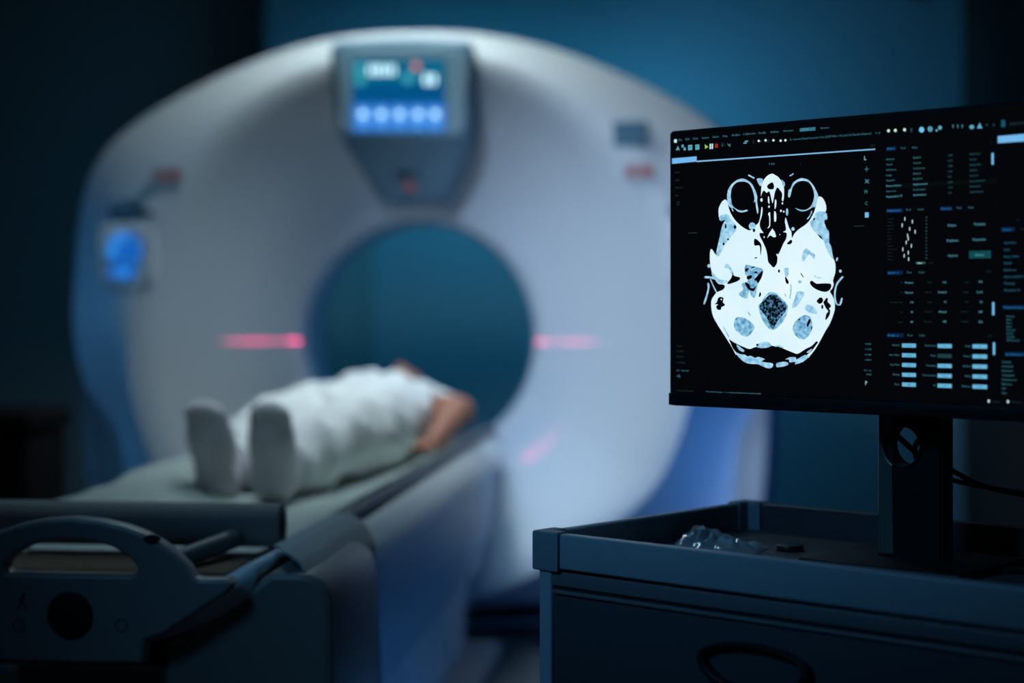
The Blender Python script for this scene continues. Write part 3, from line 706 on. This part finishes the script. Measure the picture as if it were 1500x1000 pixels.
T3 = [(1, ell(660,830,45,50)), (2, ell(295,865,22,24)), (2, ell(215,640,16,50)), (1, [(720,200),(800,200),(790,280),(760,290)]), (2, [(140,210),(185,250),(180,300),(160,290)]), (1, stroke([(610,150),(645,168),(685,190)], 18)), (2, stroke([(250,160),(275,148),(300,130)], 14)), (2, stroke([(485,735),(520,690),(545,630)], 14)), (1, stroke([(390,590),(405,630)], 12)),
  (3, ell(85,450,22,24)), (3, stroke([(30,600),(90,600),(150,615)], 26)), (3, stroke([(105,630),(140,710),(185,800)], 14)), (3, stroke([(72,680),(80,730),(60,830),(20,950)], 22)),
  (3, [(120,520),(150,560),(230,630),(330,640),(320,675),(250,690),(180,650),(130,590)]), (3, [(290,450),(330,420),(360,450),(410,530),(380,560),(350,480),(300,480)]),
  (4, [(440,240),(480,210),(530,260),(590,300),(570,360),(510,290),(440,390),(410,370),(420,300)]), (4, [(180,480),(235,480),(235,560),(200,610),(185,560)]), (4, [(350,790),(450,800),(410,890),(340,990),(275,1000),(320,880)]),
  (4, stroke([(265,700),(265,800),(250,880)], 18)), (4, ell(385,660,24,20)), (4, stroke([(580,580),(620,605),(665,605)], 14)), (4, stroke([(955,595),(890,670),(860,750),(850,850),(870,950),(920,965),(945,880)], 22)), (4, ell(925,518,18,20)), (4, ell(880,360,12,26, rot=.3)),
  (6, [(450,150),(480,100),(560,120),(620,210),(590,225),(500,200)]), (5, ell(570,5,35,15)), (5, stroke([(280,400),(310,460),(350,530)], 16)), (5, stroke([(605,200),(635,245)], 14)),
  (5, [(440,730),(500,760),(560,765),(600,790),(640,780),(700,810),(740,795),(830,825),(780,855),(850,870),(930,880),(935,920),(900,948),(840,940),(740,895),(680,890),(590,880),(510,830),(450,760)]),
  (6, [(75,880),(130,865),(200,860),(235,885),(200,915),(90,935),(70,915)]), (6, [(190,830),(250,800),(330,800),(340,830),(410,790),(460,770),(510,785),(430,860),(320,895),(330,860),(250,870),(240,830)]),
  (5, [(450,630),(520,680),(555,710),(540,730),(480,700)]), (5, [(710,660),(760,610),(860,590),(910,630),(900,660),(800,680)]), (6, [(475,735),(520,700),(550,690),(510,740)]), (6, stroke([(60,655),(110,650),(160,675)], 16))]
for k, p in T3: K(qp(k, p), k_m, 3, 2)
for k, p in [(5, [(420,330),(440,280),(510,265),(600,300),(690,390),(650,480),(590,525),(530,510),(440,440),(415,380)]), (6, [(350,300),(440,240),(520,260),(550,350),(550,430),(480,540),(400,560),(320,500),(290,400)]),
             (3, [(570,440),(620,440),(700,460),(800,490),(800,560),(740,680),(700,860),(650,850),(620,780),(600,860),(540,870),(480,820),(540,760),(520,690),(600,650),(590,600),(560,540)])]: K(qp(k, p), k_t, 3, 4)
K(qp(3, [(900,795),(990,815)], 4, [(110,850),(160,900),(210,950)], 6, [(225,130),(210,230),(150,340),(80,410)], 5, [(930,440),(860,400),(800,310),(750,180),(745,110),(790,60)], 3, [(800,900),(840,840)]), k_t, 2, 4)
K(qp(3, [(905,830),(985,835)], 4, [(100,870),(150,920),(195,960)], 6, [(205,150),(180,210),(110,290),(60,370)], 5, [(930,425),(890,360),(850,270),(790,190),(760,150),(770,90)], 3, [(830,900),(860,860)]), k_s, 3, 4)
BK = [(3, [(690,90),(740,110),(785,180),(770,315),(765,200),(745,175),(690,175)]), (3, [(405,540),(420,580),(500,605),(470,650),(350,690),(330,675),(380,610)]),
  (3, [(240,860),(280,880),(270,930),(300,970),(250,1000),(245,1030),(200,1030),(180,990),(205,960),(160,960),(190,930),(205,880)]), (3, [(565,490),(620,480),(580,530)]), (3, [(590,590),(650,570),(655,610),(600,630)]), (3, [(800,510),(790,590),(740,680),(720,650),(690,630),(750,560)]), (3, [(565,670),(620,690),(640,740),(690,740),(710,700),(700,760),(670,785),(600,750)]), (3, ell(710,535,20,14)), (3, stroke([(650,475),(690,460)], 14)), (3, [(765,795),(780,830),(755,865),(750,840)]), (3, stroke([(695,345),(725,338)], 12)),
  (4, [(520,680),(545,645),(610,685),(700,680),(800,690),(790,760),(730,795),(650,780),(570,740)]), (4, [(400,540),(440,600),(425,595),(398,555)]), (4, [(220,140),(270,100),(285,130),(260,160),(220,160)]), (4, ell(108,518,13,22)), (4, [(190,590),(235,650),(230,690),(200,670)]), (4, [(185,810),(205,860),(190,840)]),
  (4, [(610,915),(650,870),(690,880),(690,930),(650,955),(620,935)]), (4, [(720,900),(755,875),(760,950),(800,980),(780,1010),(720,990)]), (6, [(700,60),(760,20),(755,60),(800,110),(770,140),(790,180),(780,240),(740,300),(725,290),(740,220),(765,190),(735,150),(720,120)]), (6, ell(685,130,14,28)), (6, [(510,290),(530,320),(490,400),(480,360)]), (6, ell(542,410,6,22)), (6, ell(375,300,12,10)), (5, ell(730,635,15)), (2, [(560,740),(590,715),(580,750)]), (2, ell(722,770,10,30)), (1, ell(308,830,12,35)), (1, ell(432,840,18,26)), (1, ell(685,885,16,24)), (3, ell(340,95,14,12)), (3, ell(280,155,14,18))]
for k, p in BK: K(qp(k, p), k_k, 4, 3)
WK = [(1, [(872,440),(885,440),(892,530),(872,510)]), (1, ell(885,570,11,16)), (1, [(872,670),(900,645),(900,830),(860,855),(888,820),(885,700)]), (2, [(55,480),(75,490),(70,570),(50,600)]), (2, [(45,630),(72,660),(70,760),(45,760)]), (2, ell(135,625,12,16)), (2, ell(172,635,10,12)), (1, ell(785,480,15,24)), (2, ell(155,525,9,16)), (1, [(930,860),(980,965),(940,975),(900,950),(860,990)]), (2, ell(120,940,6)), (3, ell(820,65,6,14)), (3, ell(250,895,10,10))]
for k, p in WK: K(qp(k, p), k_w, 5, 2)
scan = flat_multi('scan_image', sk, scrp, mxf)
tag(scan, 'bright blue white skull cross section')

# user interface
ui = []
def em(name, c, s=1): return emis(name, c, s)
c_hi = em('ui_bright', (.14, .45, .72), 1.15); c_bar = em('ui_bar', (.17, .47, .84), 1.0); c_line = em('ui_line', (.22, .50, .80), 1)
c_t = em('ui_text_teal', (.035, .16, .20), 1.3); c_d = em('ui_text_dim', (.010, .035, .045), 1.3); c_b = em('ui_text_blue', (.02, .17, .40), 1.3); c_box = em('ui_field', (.13, .45, .68), 1.0)
c_w = em('ui_white', (.5, .75, .8), 1.1); c_g = em('ui_green', (.30, .62, .12), 1); c_r = em('ui_red', (.30, .02, .015), 1); c_tag = em('ui_tag_blue', (.002, .016, .055), 1); c_teal = em('ui_teal_button', (.006, .06, .075), 1); c_k = em('ui_black_text', (.01, .05, .10), 1); c_ic = em('ui_icon', (.09, .36, .46), 1.1)
def U(pts, m, ly=0): ui.append((pxy(pts), m, ly))
def UR(x, y, w_, h_, m, ly=0):
    """horizontal rectangle in the screen plane, centre px (x,y), size in px at that place"""
    a = mp(x, y); sx = abs(mp(x+1, y)[0]-a[0]); sy = abs(mp(x, y+1)[1]-a[1])
    ui.append((rect(a[0]-w_*sx/2, a[1]-h_*sy/2, a[0]+w_*sx/2, a[1]+h_*sy/2), m, ly))
TXT = []
def T(x, y, s, h_, m, al='LEFT', ly=1):
    """text whose left (or centre/right) middle sits at px (x,y); cap height h_ px"""
    a = mp(x, y); sy = abs(mp(x, y+1)[1]-a[1]); TXT.append((a, s, h_*sy/.70, m, al, ly))
# menu bar
U([(985,232),(1021,229),(1021,236.6),(985,240)][::1], c_bar); U([(1021,235.4),(1282.5,217.6),(1282.5,219.4),(1021,237.4)], c_line)
UR(990, 206.5, 4, 5, c_w)
for x, y, s in ((995,205,'File'),(1005,204,'Edit'),(1016,203,'View'),(1028.5,202,'Option'),(1044.5,200.5,'Select'),(1059.5,199.5,'Help'),(1073,198,'Analyze'),(1089,196.5,'Collaborate'),(1112,195,'Modify'),(1129.5,193.5,'Add-ins'),(1148,191.8,'Structure')): T(x, y, s, 3.3, c_t)
UR(1183.5, 189.5, 23, 5, em('ui_tag_teal', (.03, .17, .24), 1)); T(1176, 189.5, 'Search', 2.6, c_ic); T(1203, 187.6, 'Extension', 2.6, c_t)
# tool icons
for x, y in ((993.5,217),(1002,216),(1011.5,216),(1022,215.5)):
    if x < 1000: U([(x-3,y+3.5),(x,y-3.5),(x+3,y+3.5),(x+1,y+2),(x-1,y+3)], c_ic)
    elif x < 1005: UR(x-1.5, y-2, 3, 4, c_ic); UR(x+1.5, y+2.2, 3, 4, c_ic)
    else: UR(x, y, 6, 7.5, c_ic); UR(x, y-.5, 5, .6, c_k, 1); 
U([(1033,211.5),(1038,215),(1033.5,218)], c_g); UR(1041, 214.4, 2, 7.6, c_w); UR(1044, 214.2, 2, 7.6, c_w); UR(1050, 213.5, 4.6, 6, c_r)
a_ = mp(1059, 213); sx = .000128*7
sc_ = abs(mp(1059,214)[1]-a_[1]); ui.append(([(a_[0]+x*sc_*3.6, a_[1]+y*sc_*3.6) for x, y in ringp(.0, 1) ], c_d, 0)); ui.append(([(a_[0]+x*sc_*3., a_[1]+y*sc_*3.) for x, y in ell(0, 0, 1) ], k_k, 1)); UR(1059, 213, .8, 3, c_t, 2)
U([(1066,209.5),(1069,212),(1071,210),(1070,214),(1071,215.5),(1067,213)], c_t)
UR(1094, 206.8, 5, 1.6, c_ic); UR(1092, 209.5, 5, 1.6, c_ic); UR(1104, 208, 3, 6, em('ui_violet', (.01,.01,.03), 1))
for x, y in ((1112,206.5),(1122,205.5),(1133.5,205.5),(1144,206),(1151,205.5)): U([(x-2.2,y),(x,y-2.2),(x+2.2,y),(x,y+2.2)], c_w)
for x, y in ((1114,208),(1124.5,208)): UR(x, y, 5, .6, c_d); UR(x+2, y-2, .6, 4, c_d)
T(1158, 204.5, "D: Current/Client/Controller Test (27)/PT/Files /102 and 102/ Results-Enhanced", 2.9, c_t); T(1283, 195, '⟳ #', 3, c_t)
for x, y in ((1302,191.5),(1312,191),(1325.5,190)): U(ell(x, y, 2.3, 2.4, 10), em('ui_pale', (.55,.75,.62), 1)); UR(x+1, y+3.4, 5, .6, c_d)
UR(1335.5, 190.5, 3, 6, c_d); U(ell(1350.5,190,3.8,4.2), c_hi); U(ell(1363,189,3.6,4), c_ic); UR(1363,189,1,6,k_k,1); U(ell(1377.5,187,2.8,3), c_ic); U(ell(1372.5,191,1.6,1.7), c_ic)
for x in (1396.5,1403.5,1410): UR(x, 184.3, 2, 3, c_t); UR(x, 187, 1, 1.6, c_t)
U(ell(1424,186,3.6,3), c_ic); U([(1431.5,188),(1435.5,179.5),(1439.5,188)], c_ic); UR(1446,183,3,3,c_d); UR(1456,183,3,3,c_d); U(rect(1467,176,1473,186), em('ui_tile', (.01,.08,.14), 1)); U([(1479,180),(1500,178),(1560,174.5),(1560,179),(1500,182),(1479,184)], em('ui_dark_bar', (.006,.016,.018), 1))
U([(1462,199.5),(1500,196.2),(1600,188),(1600,200),(1500,207),(1462,209.7)], c_bar)
T(1452.5, 209, '<', 3, c_d)
# scan viewport overlays
T(1127.5, 240.2, 'P 824', 3, c_t); T(1173, 240, '1', 3, c_d); T(1266.5, 231.5, 'L', 6, em('ui_letter', (.3,.55,.65), 1.1)); T(1268, 560.5, 'P', 6, em('ui_letter', (.3,.55,.65), 1.1))
for x, y, s in ((990,252.5,'Zoom'),(990,264,'Axial'),(990,275,'Window'),(990,286.5,'A/V')): T(x, y, s, 2.6, c_d)
a_ = mp(994, 298); ui.append(([(a_[0]+x*sc_*2.8, a_[1]+y*sc_*2.8) for x, y in ringp(.78, 1)], c_d, 0))
UR(1270, 247.5, 6, .8, c_t); UR(1270, 247.5, .8, 7, c_t); U([(1267,262),(1271,264),(1274,262),(1272,266),(1274,269),(1270,267),(1267,269),(1269,265)], c_t); T(1267, 281, 'M', 5, c_t); T(1267.5, 298, 'C', 5, c_t); U(rect(1267.5, 311, 1273, 318.5), c_hi)
UR(1259, 331, 15, .6, em('ui_tick', (.03,.06,.06), 1)); UR(1015.5, 341, 13, .6, em('ui_tick', (.03,.06,.06), 1)); T(1276, 213, '[ ] #', 2.6, c_d)
for y, s in ((506.5,'Volume'),(514,'A: 135kV'),(522,'300 mAs'),(530.5,'1.0s/0.5mm')): T(992, y, s, 2.4, c_d)
T(992, 542.3, '30.0   Pixel 0.75', 2.4, c_t); T(992, 550.5, '<R', 4.2, em('ui_r', (.04,.2,.3), 1))
for y, s in ((503.5,'+0.3456'),(511.5,'+1.2578'),(519.3,'+2.1480'),(527,'+4.8000')): T(1277.5, y, s, 2.4, c_t, 'RIGHT')
T(1277.5, 542.5, '75.1  0m', 2.4, c_t, 'RIGHT'); T(1277.5, 548.3, '108.22', 2.4, c_t, 'RIGHT')
T(991, 571.3, '1  Picture unlocked file', 2.4, c_d); T(1035, 573, 'Uncommitted changes   /  on: developed/render/dev/Controlled view(3)', 2.3, c_t)
# panel dividers
U(rect(1290.5, 205, 1291.2, 585), em('ui_div', (.002,.003,.005), 1)); U(rect(1459, 205, 1459.7, 585), em('ui_div', (.002,.003,.005), 1))
def tabhead(x, y, w_, s, more):
    UR(x+w_/2, y, w_, 6, c_tag); T(x+1.5, y, s, 3.1, c_b)
    for xx, ss in more: T(xx, y-(xx-x)*.05*(1 if y < 452 else -.2)*(.8 if y < 350 else .3), ss, 3, c_t)
tabhead(1299, 217.8, 14, 'Data x', [(1320,'Tool'),(1337,'View')])
W = ['Skeleton','Vessel','Soft tissue','Lungs','Dental 4','Brain perfusion','Sinus scan','Angiography CT']
for i, s in enumerate(W):
    y = 233.3+7.8*i
    T(1299, y, s, 2.8, c_ic if i in (5,7) else c_t); T(1338.5, y-2.3, ['Enabled','Custom','Continuous','Filtered','Default 4','Supplemented','Accelerated','Standardized'][i], 2.8, c_ic if i in (5,7) else c_t)
    T(1389, y-5.6+.03*i, ['1.485','2.270','1.485','1.020','3.35','2.008','1.005','1.00'][i], 2.6, em('ui_mid', (.02,.09,.12), 1.3)); T(1421.5, y-7.6+.1*i, ['Rendered','Rotate','Interpolate','Shaded','Series 4','Reconstructed','Resampled','Segmentation'][i], 2.8, em('ui_mid', (.02,.09,.12), 1.3))
UR(1378, 269, 158, 6, em('ui_row', (.0014,.004,.0045), 1))
for x, y, h_ in ((1454.5,232.5,17),(1455.5,452,19),(1456.5,510.5,18)): UR(x, y, 3, h_, c_hi)
tabhead(1299, 308.5, 24, 'Adjustments', [(1328,'Tool'),(1345,'Color')]); tabhead(1378, 305.5, 17, 'Presets x', [(1402,'Tool'),(1419,'View')])
SL = [(1326,320.5),(1337,324.5),(1322,330),(1333,335),(1341,339.5),(1330,345),(1331,349.5),(1328,355),(1335.5,360),(1323,365),(1331,370),(1325,374.5),(1331.5,379.5)]
for i, (x, y) in enumerate(SL):
    UR(x, y, 1.2, 5.2, c_w); T(1301, 320.5+4.95*i, ['Contrast','Gamma','Exposure','Shadows','Tint','Level','Width','Hue','Sharpen','Temperature','Noise','Clarity','Vibrance'][i], 2, em('ui_faint', (.012,.03,.035), 1.2)); T(1356.5, 318+5.0*i, str([28,70,14,54,88,41,45,35,66,19,47,24,48][i]), 2.3, em('ui_mid', (.02,.09,.12), 1.3))
UR(1349, 385, 14, 3, em('ui_btn', (.02,.10,.12), 1)); T(1345, 385, 'Apply', 2.3, c_w); T(1361, 385, 'Undo', 2.3, c_d)
for x, y, s in ((1395.5,329.8,'Delete'),(1436,328,'Template'),(1396.5,352,'Duplicate'),(1435.5,350.5,'Properties'),(1396.5,374,'Options')): T(x, y, s, 3.4, c_ic, 'CENTER')
UR(1436, 372.7, 32, 11, c_teal); T(1436, 373, 'Backup', 3.4, em('ui_cyan', (.05,.35,.36), 1.2), 'CENTER')
tabhead(1300, 399.3, 23, 'System  x', [(1329,'Tool'),(1346,'Color')]); T(1446, 397, '[ ] #', 2.6, c_d)
L1 = ['ID','Set','Automatic mode','No','Layers']; R1 = ['Positive','Custom','0.8','90','85']; L2 = ['Mode','Blur size','Depth','Threshold','Resolution']; R2 = ['100','Neutral','16','Manual','188']; L3 = ['Level','Quality','Gain','Saturation','Highlights']; R3 = ['795','Local','26','245','256']
for i in range(5):
    y = 413.7+14.4*i
    T(1323.5, y, L1[i], 2.2, c_d, 'RIGHT'); T(1338.8, y, R1[i], 3, c_ic, 'RIGHT'); T(1366.5, y-.4, L2[i], 2.2, c_d, 'RIGHT'); T(1387.5, y-.5, R2[i], 3, c_ic, 'RIGHT'); T(1420, y-.7, L3[i], 2.2, c_d, 'RIGHT'); T(1440.3, y-1+.2*i, R3[i], 3, c_ic, 'RIGHT')
tabhead(1300, 490.8, 24, 'Details  x', [(1330,'Tool'),(1347,'Color')]); T(1448, 491.5, '[ ] #', 2.6, c_d)
L1 = ['Method','Auto Plane','Step Time','Binning','Slices']; R1 = ['Position','Locked','300','1.5','188']; L2 = ['Dual Count','Phase','Frequency','Time Function','kV']; R2 = ['90','','90','Phase','120']; L3 = ['Delay','Phase 2','Gy Filter','Width','Diameter']; R3 = ['50','150','1.0','508','0.009']
for i in range(5):
    y = 505.9+14.3*i
    UR(1332, y, 20.3, 5.8, c_box); T(1318.5, y-.6, L1[i], 2.6, c_t, 'RIGHT'); T(1332.5, y, R1[i], 2.6, c_k, 'CENTER', 2)
    y2 = 506.6+14.55*i; UR(1384.2, y2, 20.8, 5.9, c_box if i != 1 else c_d); T(1372, y2-.6, L2[i], 2.6, c_t, 'RIGHT'); T(1384.8, y2, R2[i], 2.6, c_k, 'CENTER', 2)
    y3 = 507.2+14.75*i; UR(1435.7, y3, 21.4, 6, c_box); T(1423, y3-.6, L3[i], 2.6, c_t, 'RIGHT'); T(1436.5, y3, R3[i], 2.6, c_k, 'CENTER', 2)
UR(1448.8, 587.3, 2.6, 4, c_w); T(1455, 587.5, 'Running', 2.4, c_d); UR(1477, 588, 2.6, 4, c_w); T(1483, 588.3, 'Workspace', 2.4, c_d)
# far right column
UR(1477, 336, 20, 6, c_tag); T(1470, 336.3, 'Source', 3.2, c_b); T(1496, 335.5, 'Tool', 3, c_d); T(1491, 322, 'x', 3, c_d)
for i, s in enumerate(['Gain factor','Level','Large volume','Parallel','Render set','Source transfer 2','Thickness','Translation UI']): T(1471.5, 355.6+9.9*i, s, 3, em('ui_blue_teal', (.02,.12,.20), 1.3))
UR(1500, 450, 62, 5.5, c_tag); T(1471, 450, 'Transfer functions', 3, c_b); UR(1504, 518.5, 62, 5.5, c_tag); T(1474, 518.5, 'Run dimensions', 3, c_b)
for i, s in enumerate(['Normal','Brain','Bone','Spine','Protocol','Dental','Vascular','Abdomen set']): T(1475.5, 463+5*i, s, 2.6, c_t)
for i, s in enumerate(['Contrast','Horizontal','Diameters','Orthogonal','Projection set','Matrix on','X/Y','Axes']): T(1468.5, 529.5+6.5*i, s, 2.8, c_t)
for i in range(10): T(1512+32*(i % 2), 231+9*i, ['Patient','Series','Study','Region','Phase'][i % 5], 2.8, c_t)
for i in range(12): UR(1522+26*(i % 3), 345+22*(i//3), 20, 6, c_box)
flat_multi('interface_blocks', ui, scrp, mxf)
# all text in one mesh
tv, tf, tmi, tms = [], [], [], []
dg = None
cache = {}
def text_mesh(s, al):
    if (s, al) in cache: return cache[(s, al)]
    cu = bpy.data.curves.new('t', 'FONT'); cu.body = s; cu.align_x = al; cu.resolution_u = 1; cu.fill_mode = 'FRONT'
    t = bpy.data.objects.new('t', cu); C.objects.link(t)
    g = bpy.context.evaluated_depsgraph_get(); me = bpy.data.meshes.new_from_object(t.evaluated_get(g))
    r = ([tuple(v.co) for v in me.vertices], [tuple(p.vertices) for p in me.polygons]); bpy.data.objects.remove(t); bpy.data.curves.remove(cu); bpy.data.meshes.remove(me)
    cache[(s, al)] = r; return r
for (ax_, az_), s, size, m, al, ly in TXT:
    if not s: continue
    if m not in tms: tms.append(m)
    V_, F_ = text_mesh(s, al); b = len(tv)
    tv += [mxf(ax_+x*size, az_+(y-.35)*size, ly+6) for x, y, z in V_]; tf += [tuple(b+i for i in f) for f in F_]; tmi += [tms.index(m)]*len(F_)
me = bpy.data.meshes.new('interface_text'); me.from_pydata(tv, [], tf)
for m in tms: me.materials.append(m)
for p, i in zip(me.polygons, tmi): p.material_index = i
o = bpy.data.objects.new('interface_text', me); C.objects.link(o); o.parent = scrp

# stand: flat column with a round cable hole
hx, hz = 0.0, 0.0
SP = .075                                      # column sits this far behind the screen
def sp_uz(px, py):
    k = (px-750)/FP; ox, oy = MC.x+sca*SP, MC.y+cca*SP
    s = (k*oy-ox)/(cca+k*sca); return s, CH+(HZ-py)/FP*(oy-sca*s)-.722
a0, _ = sp_uz(1284, 650); a1, _ = sp_uz(1379, 650); ch, czh = sp_uz(1323, 653)
# column cross section: rounded left edge
col = solid('stand_column', [rect(a0, .010, a1, .50-.22), ell(ch, czh, .0245, .0250, 40)], .034, stand_m, mon, pos=SP, bev=.006)
solid('hole_rim', [ell(ch, czh, .0268, .0275, 40), ell(ch, czh, .0235, .0240, 40)], .006, black_m, mon, pos=SP-.004, bev=.0015)
solid('column_face', [rect(a0+.024, .008, a1-.002, .30), ell(ch, czh, .0255, .0260, 40)], .002, black_m, mon, pos=SP-.0015)
box('mount_bracket', (a0+a1)/2-.05, (a0+a1)/2+.05, .045, SP+.03, .235, .330, black_m, mon, .006)
box('stand_base', (a0+a1)/2-.11, (a0+a1)/2+.11, SP-.08, SP+.10, 0, .010, black_m, mon, .004)

# cables
def cw(px, py, d): return ((px-750)/FP*d, d, CH+(HZ-py)/FP*d)
c1 = tube('power_cable', [cw(1305, 628, 2.13), cw(1316, 640, 2.10), cw(1330, 652, 2.12), cw(1342, 664, 2.16), cw(1360, 672, 2.22), cw(1385, 682, 2.25), cw(1420, 705, 2.27), cw(1455, 717, 2.27), cw(1520, 728, 2.26), cw(1580, 740, 2.24), cw(1630, 790, 2.2)], .0036, blackm_m)
tag(c1, 'black cable threaded through the round hole of the monitor stand, upper of two', 'cable')
c2 = tube('signal_cable', [cw(1350, 640, 2.17), cw(1341, 648, 2.14), cw(1338, 660, 2.13), cw(1346, 682, 2.18), cw(1365, 692, 2.24), cw(1390, 702, 2.27), cw(1430, 712, 2.29), cw(1480, 718, 2.29), cw(1530, 730, 2.27), cw(1590, 745, 2.25), cw(1630, 800, 2.22)], .0034, blackm_m)
tag(c2, 'black cable leaving the right side of the monitor stand, lower of two', 'cable')

# things on the tray
def tray_pt(px, py, z=.7225):
    Y = (CH-z)*FP/(py-HZ); return Vector(((px-750)/FP*Y, Y, z))
def film_P(i, j):
    a, b = i/24, j/16
    p = tray_pt(1040, 805)
    x = (a-.5)*.115; y = (b-.5)*.075
    z = .016*math.exp(-((a-.22)**2+(b-.5)**2)*11)+.024*abs(noise.noise(Vector((a*3.2, b*2.6, 3))))+.016*abs(noise.noise(Vector((a*8, b*7, 5))))+.001
    return (x, y, z*(1-(2*abs(b-.5))**4*.9)*(1-(2*abs(a-.5))**6*.9)+.0005)
fb = grid_mesh('plastic_bag', film_P, 25, 17, film_m, None, True, thick=.0006)
fb.location = tray_pt(1055, 803); fb.rotation_euler = (0, 0, -.45)
tag(fb, 'crumpled clear plastic bag lying on the cart tray left of the stand', 'plastic bag')
pl = bmesh.new(); bmesh.ops.create_cone(pl, segments=28, cap_ends=True, radius1=.013, radius2=.011, depth=.030)
dkc = bmo('vial_cap', pl, black_m, None, True); pc = tray_pt(1030, 798); dkc.location = (pc.x, pc.y, .7225+.0125); dkc.rotation_euler = (math.pi/2, 0, .5)
tag(dkc, 'small black cylindrical cap lying beside the clear plastic bag on the tray', 'cap')
pc = tray_pt(1157, 805)
dr_ = bmesh.new(); bmesh.ops.create_cone(dr_, segments=40, cap_ends=True, radius1=.0185, radius2=.0175, depth=.007)
bmesh.ops.bevel(dr_, geom=[e for e in dr_.edges if abs(e.verts[0].co.z-e.verts[1].co.z) < 1e-6], offset=.0015, segments=3, affect='EDGES', profile=.5)
ds = bmo('round_lid', dr_, mat('dark_bronze', (.05, .04, .03), .3, metal=.6), None, True); ds.location = (pc.x, pc.y, .7225+.0035)
tag(ds, 'small round dark lid lying flat on the tray between bag and monitor stand', 'lid')
pm = tray_pt(1452, 838)
cbm = solid('card_stub', [[(-.045, 0), (.05, .0), (.03, .022), (.0, .010)]], .006, black_m, None, 'xy', 0, bev=.001); cbm.location = (pm.x, pm.y, .7225+.003); cbm.rotation_euler = (0, 0, -.35)
tag(cbm, 'thin black pointed tool lying on the tray at the far right', 'tool')

# ------------------------------------------------------------------ dark things at the edges of the room
bn = empty('waste_bin', Vector((-1.435, 4.75, 0)), -AX, 'tall black lidded waste bin standing left of the scanner', 'bin')
box('bin_body', -.10, .15, -.15, .15, .0, .70, bin_m, bn, .02); box('bin_lid', -.11, .16, -.16, .16, .70, .765, bin_m, bn, .02)
sc = empty('security_camera', GW(1.80, 1.9, 2.36), -AX, 'black camera fixed high on the back wall at the right corner', 'camera')
box('bracket', -.02, .02, -.02, .10, .0, .05, black_m, sc, .004)
cyl('camera_housing', (0, -.18, -.01), (0, .0, .02), .05, black_m, sc, 32, bev=.01)
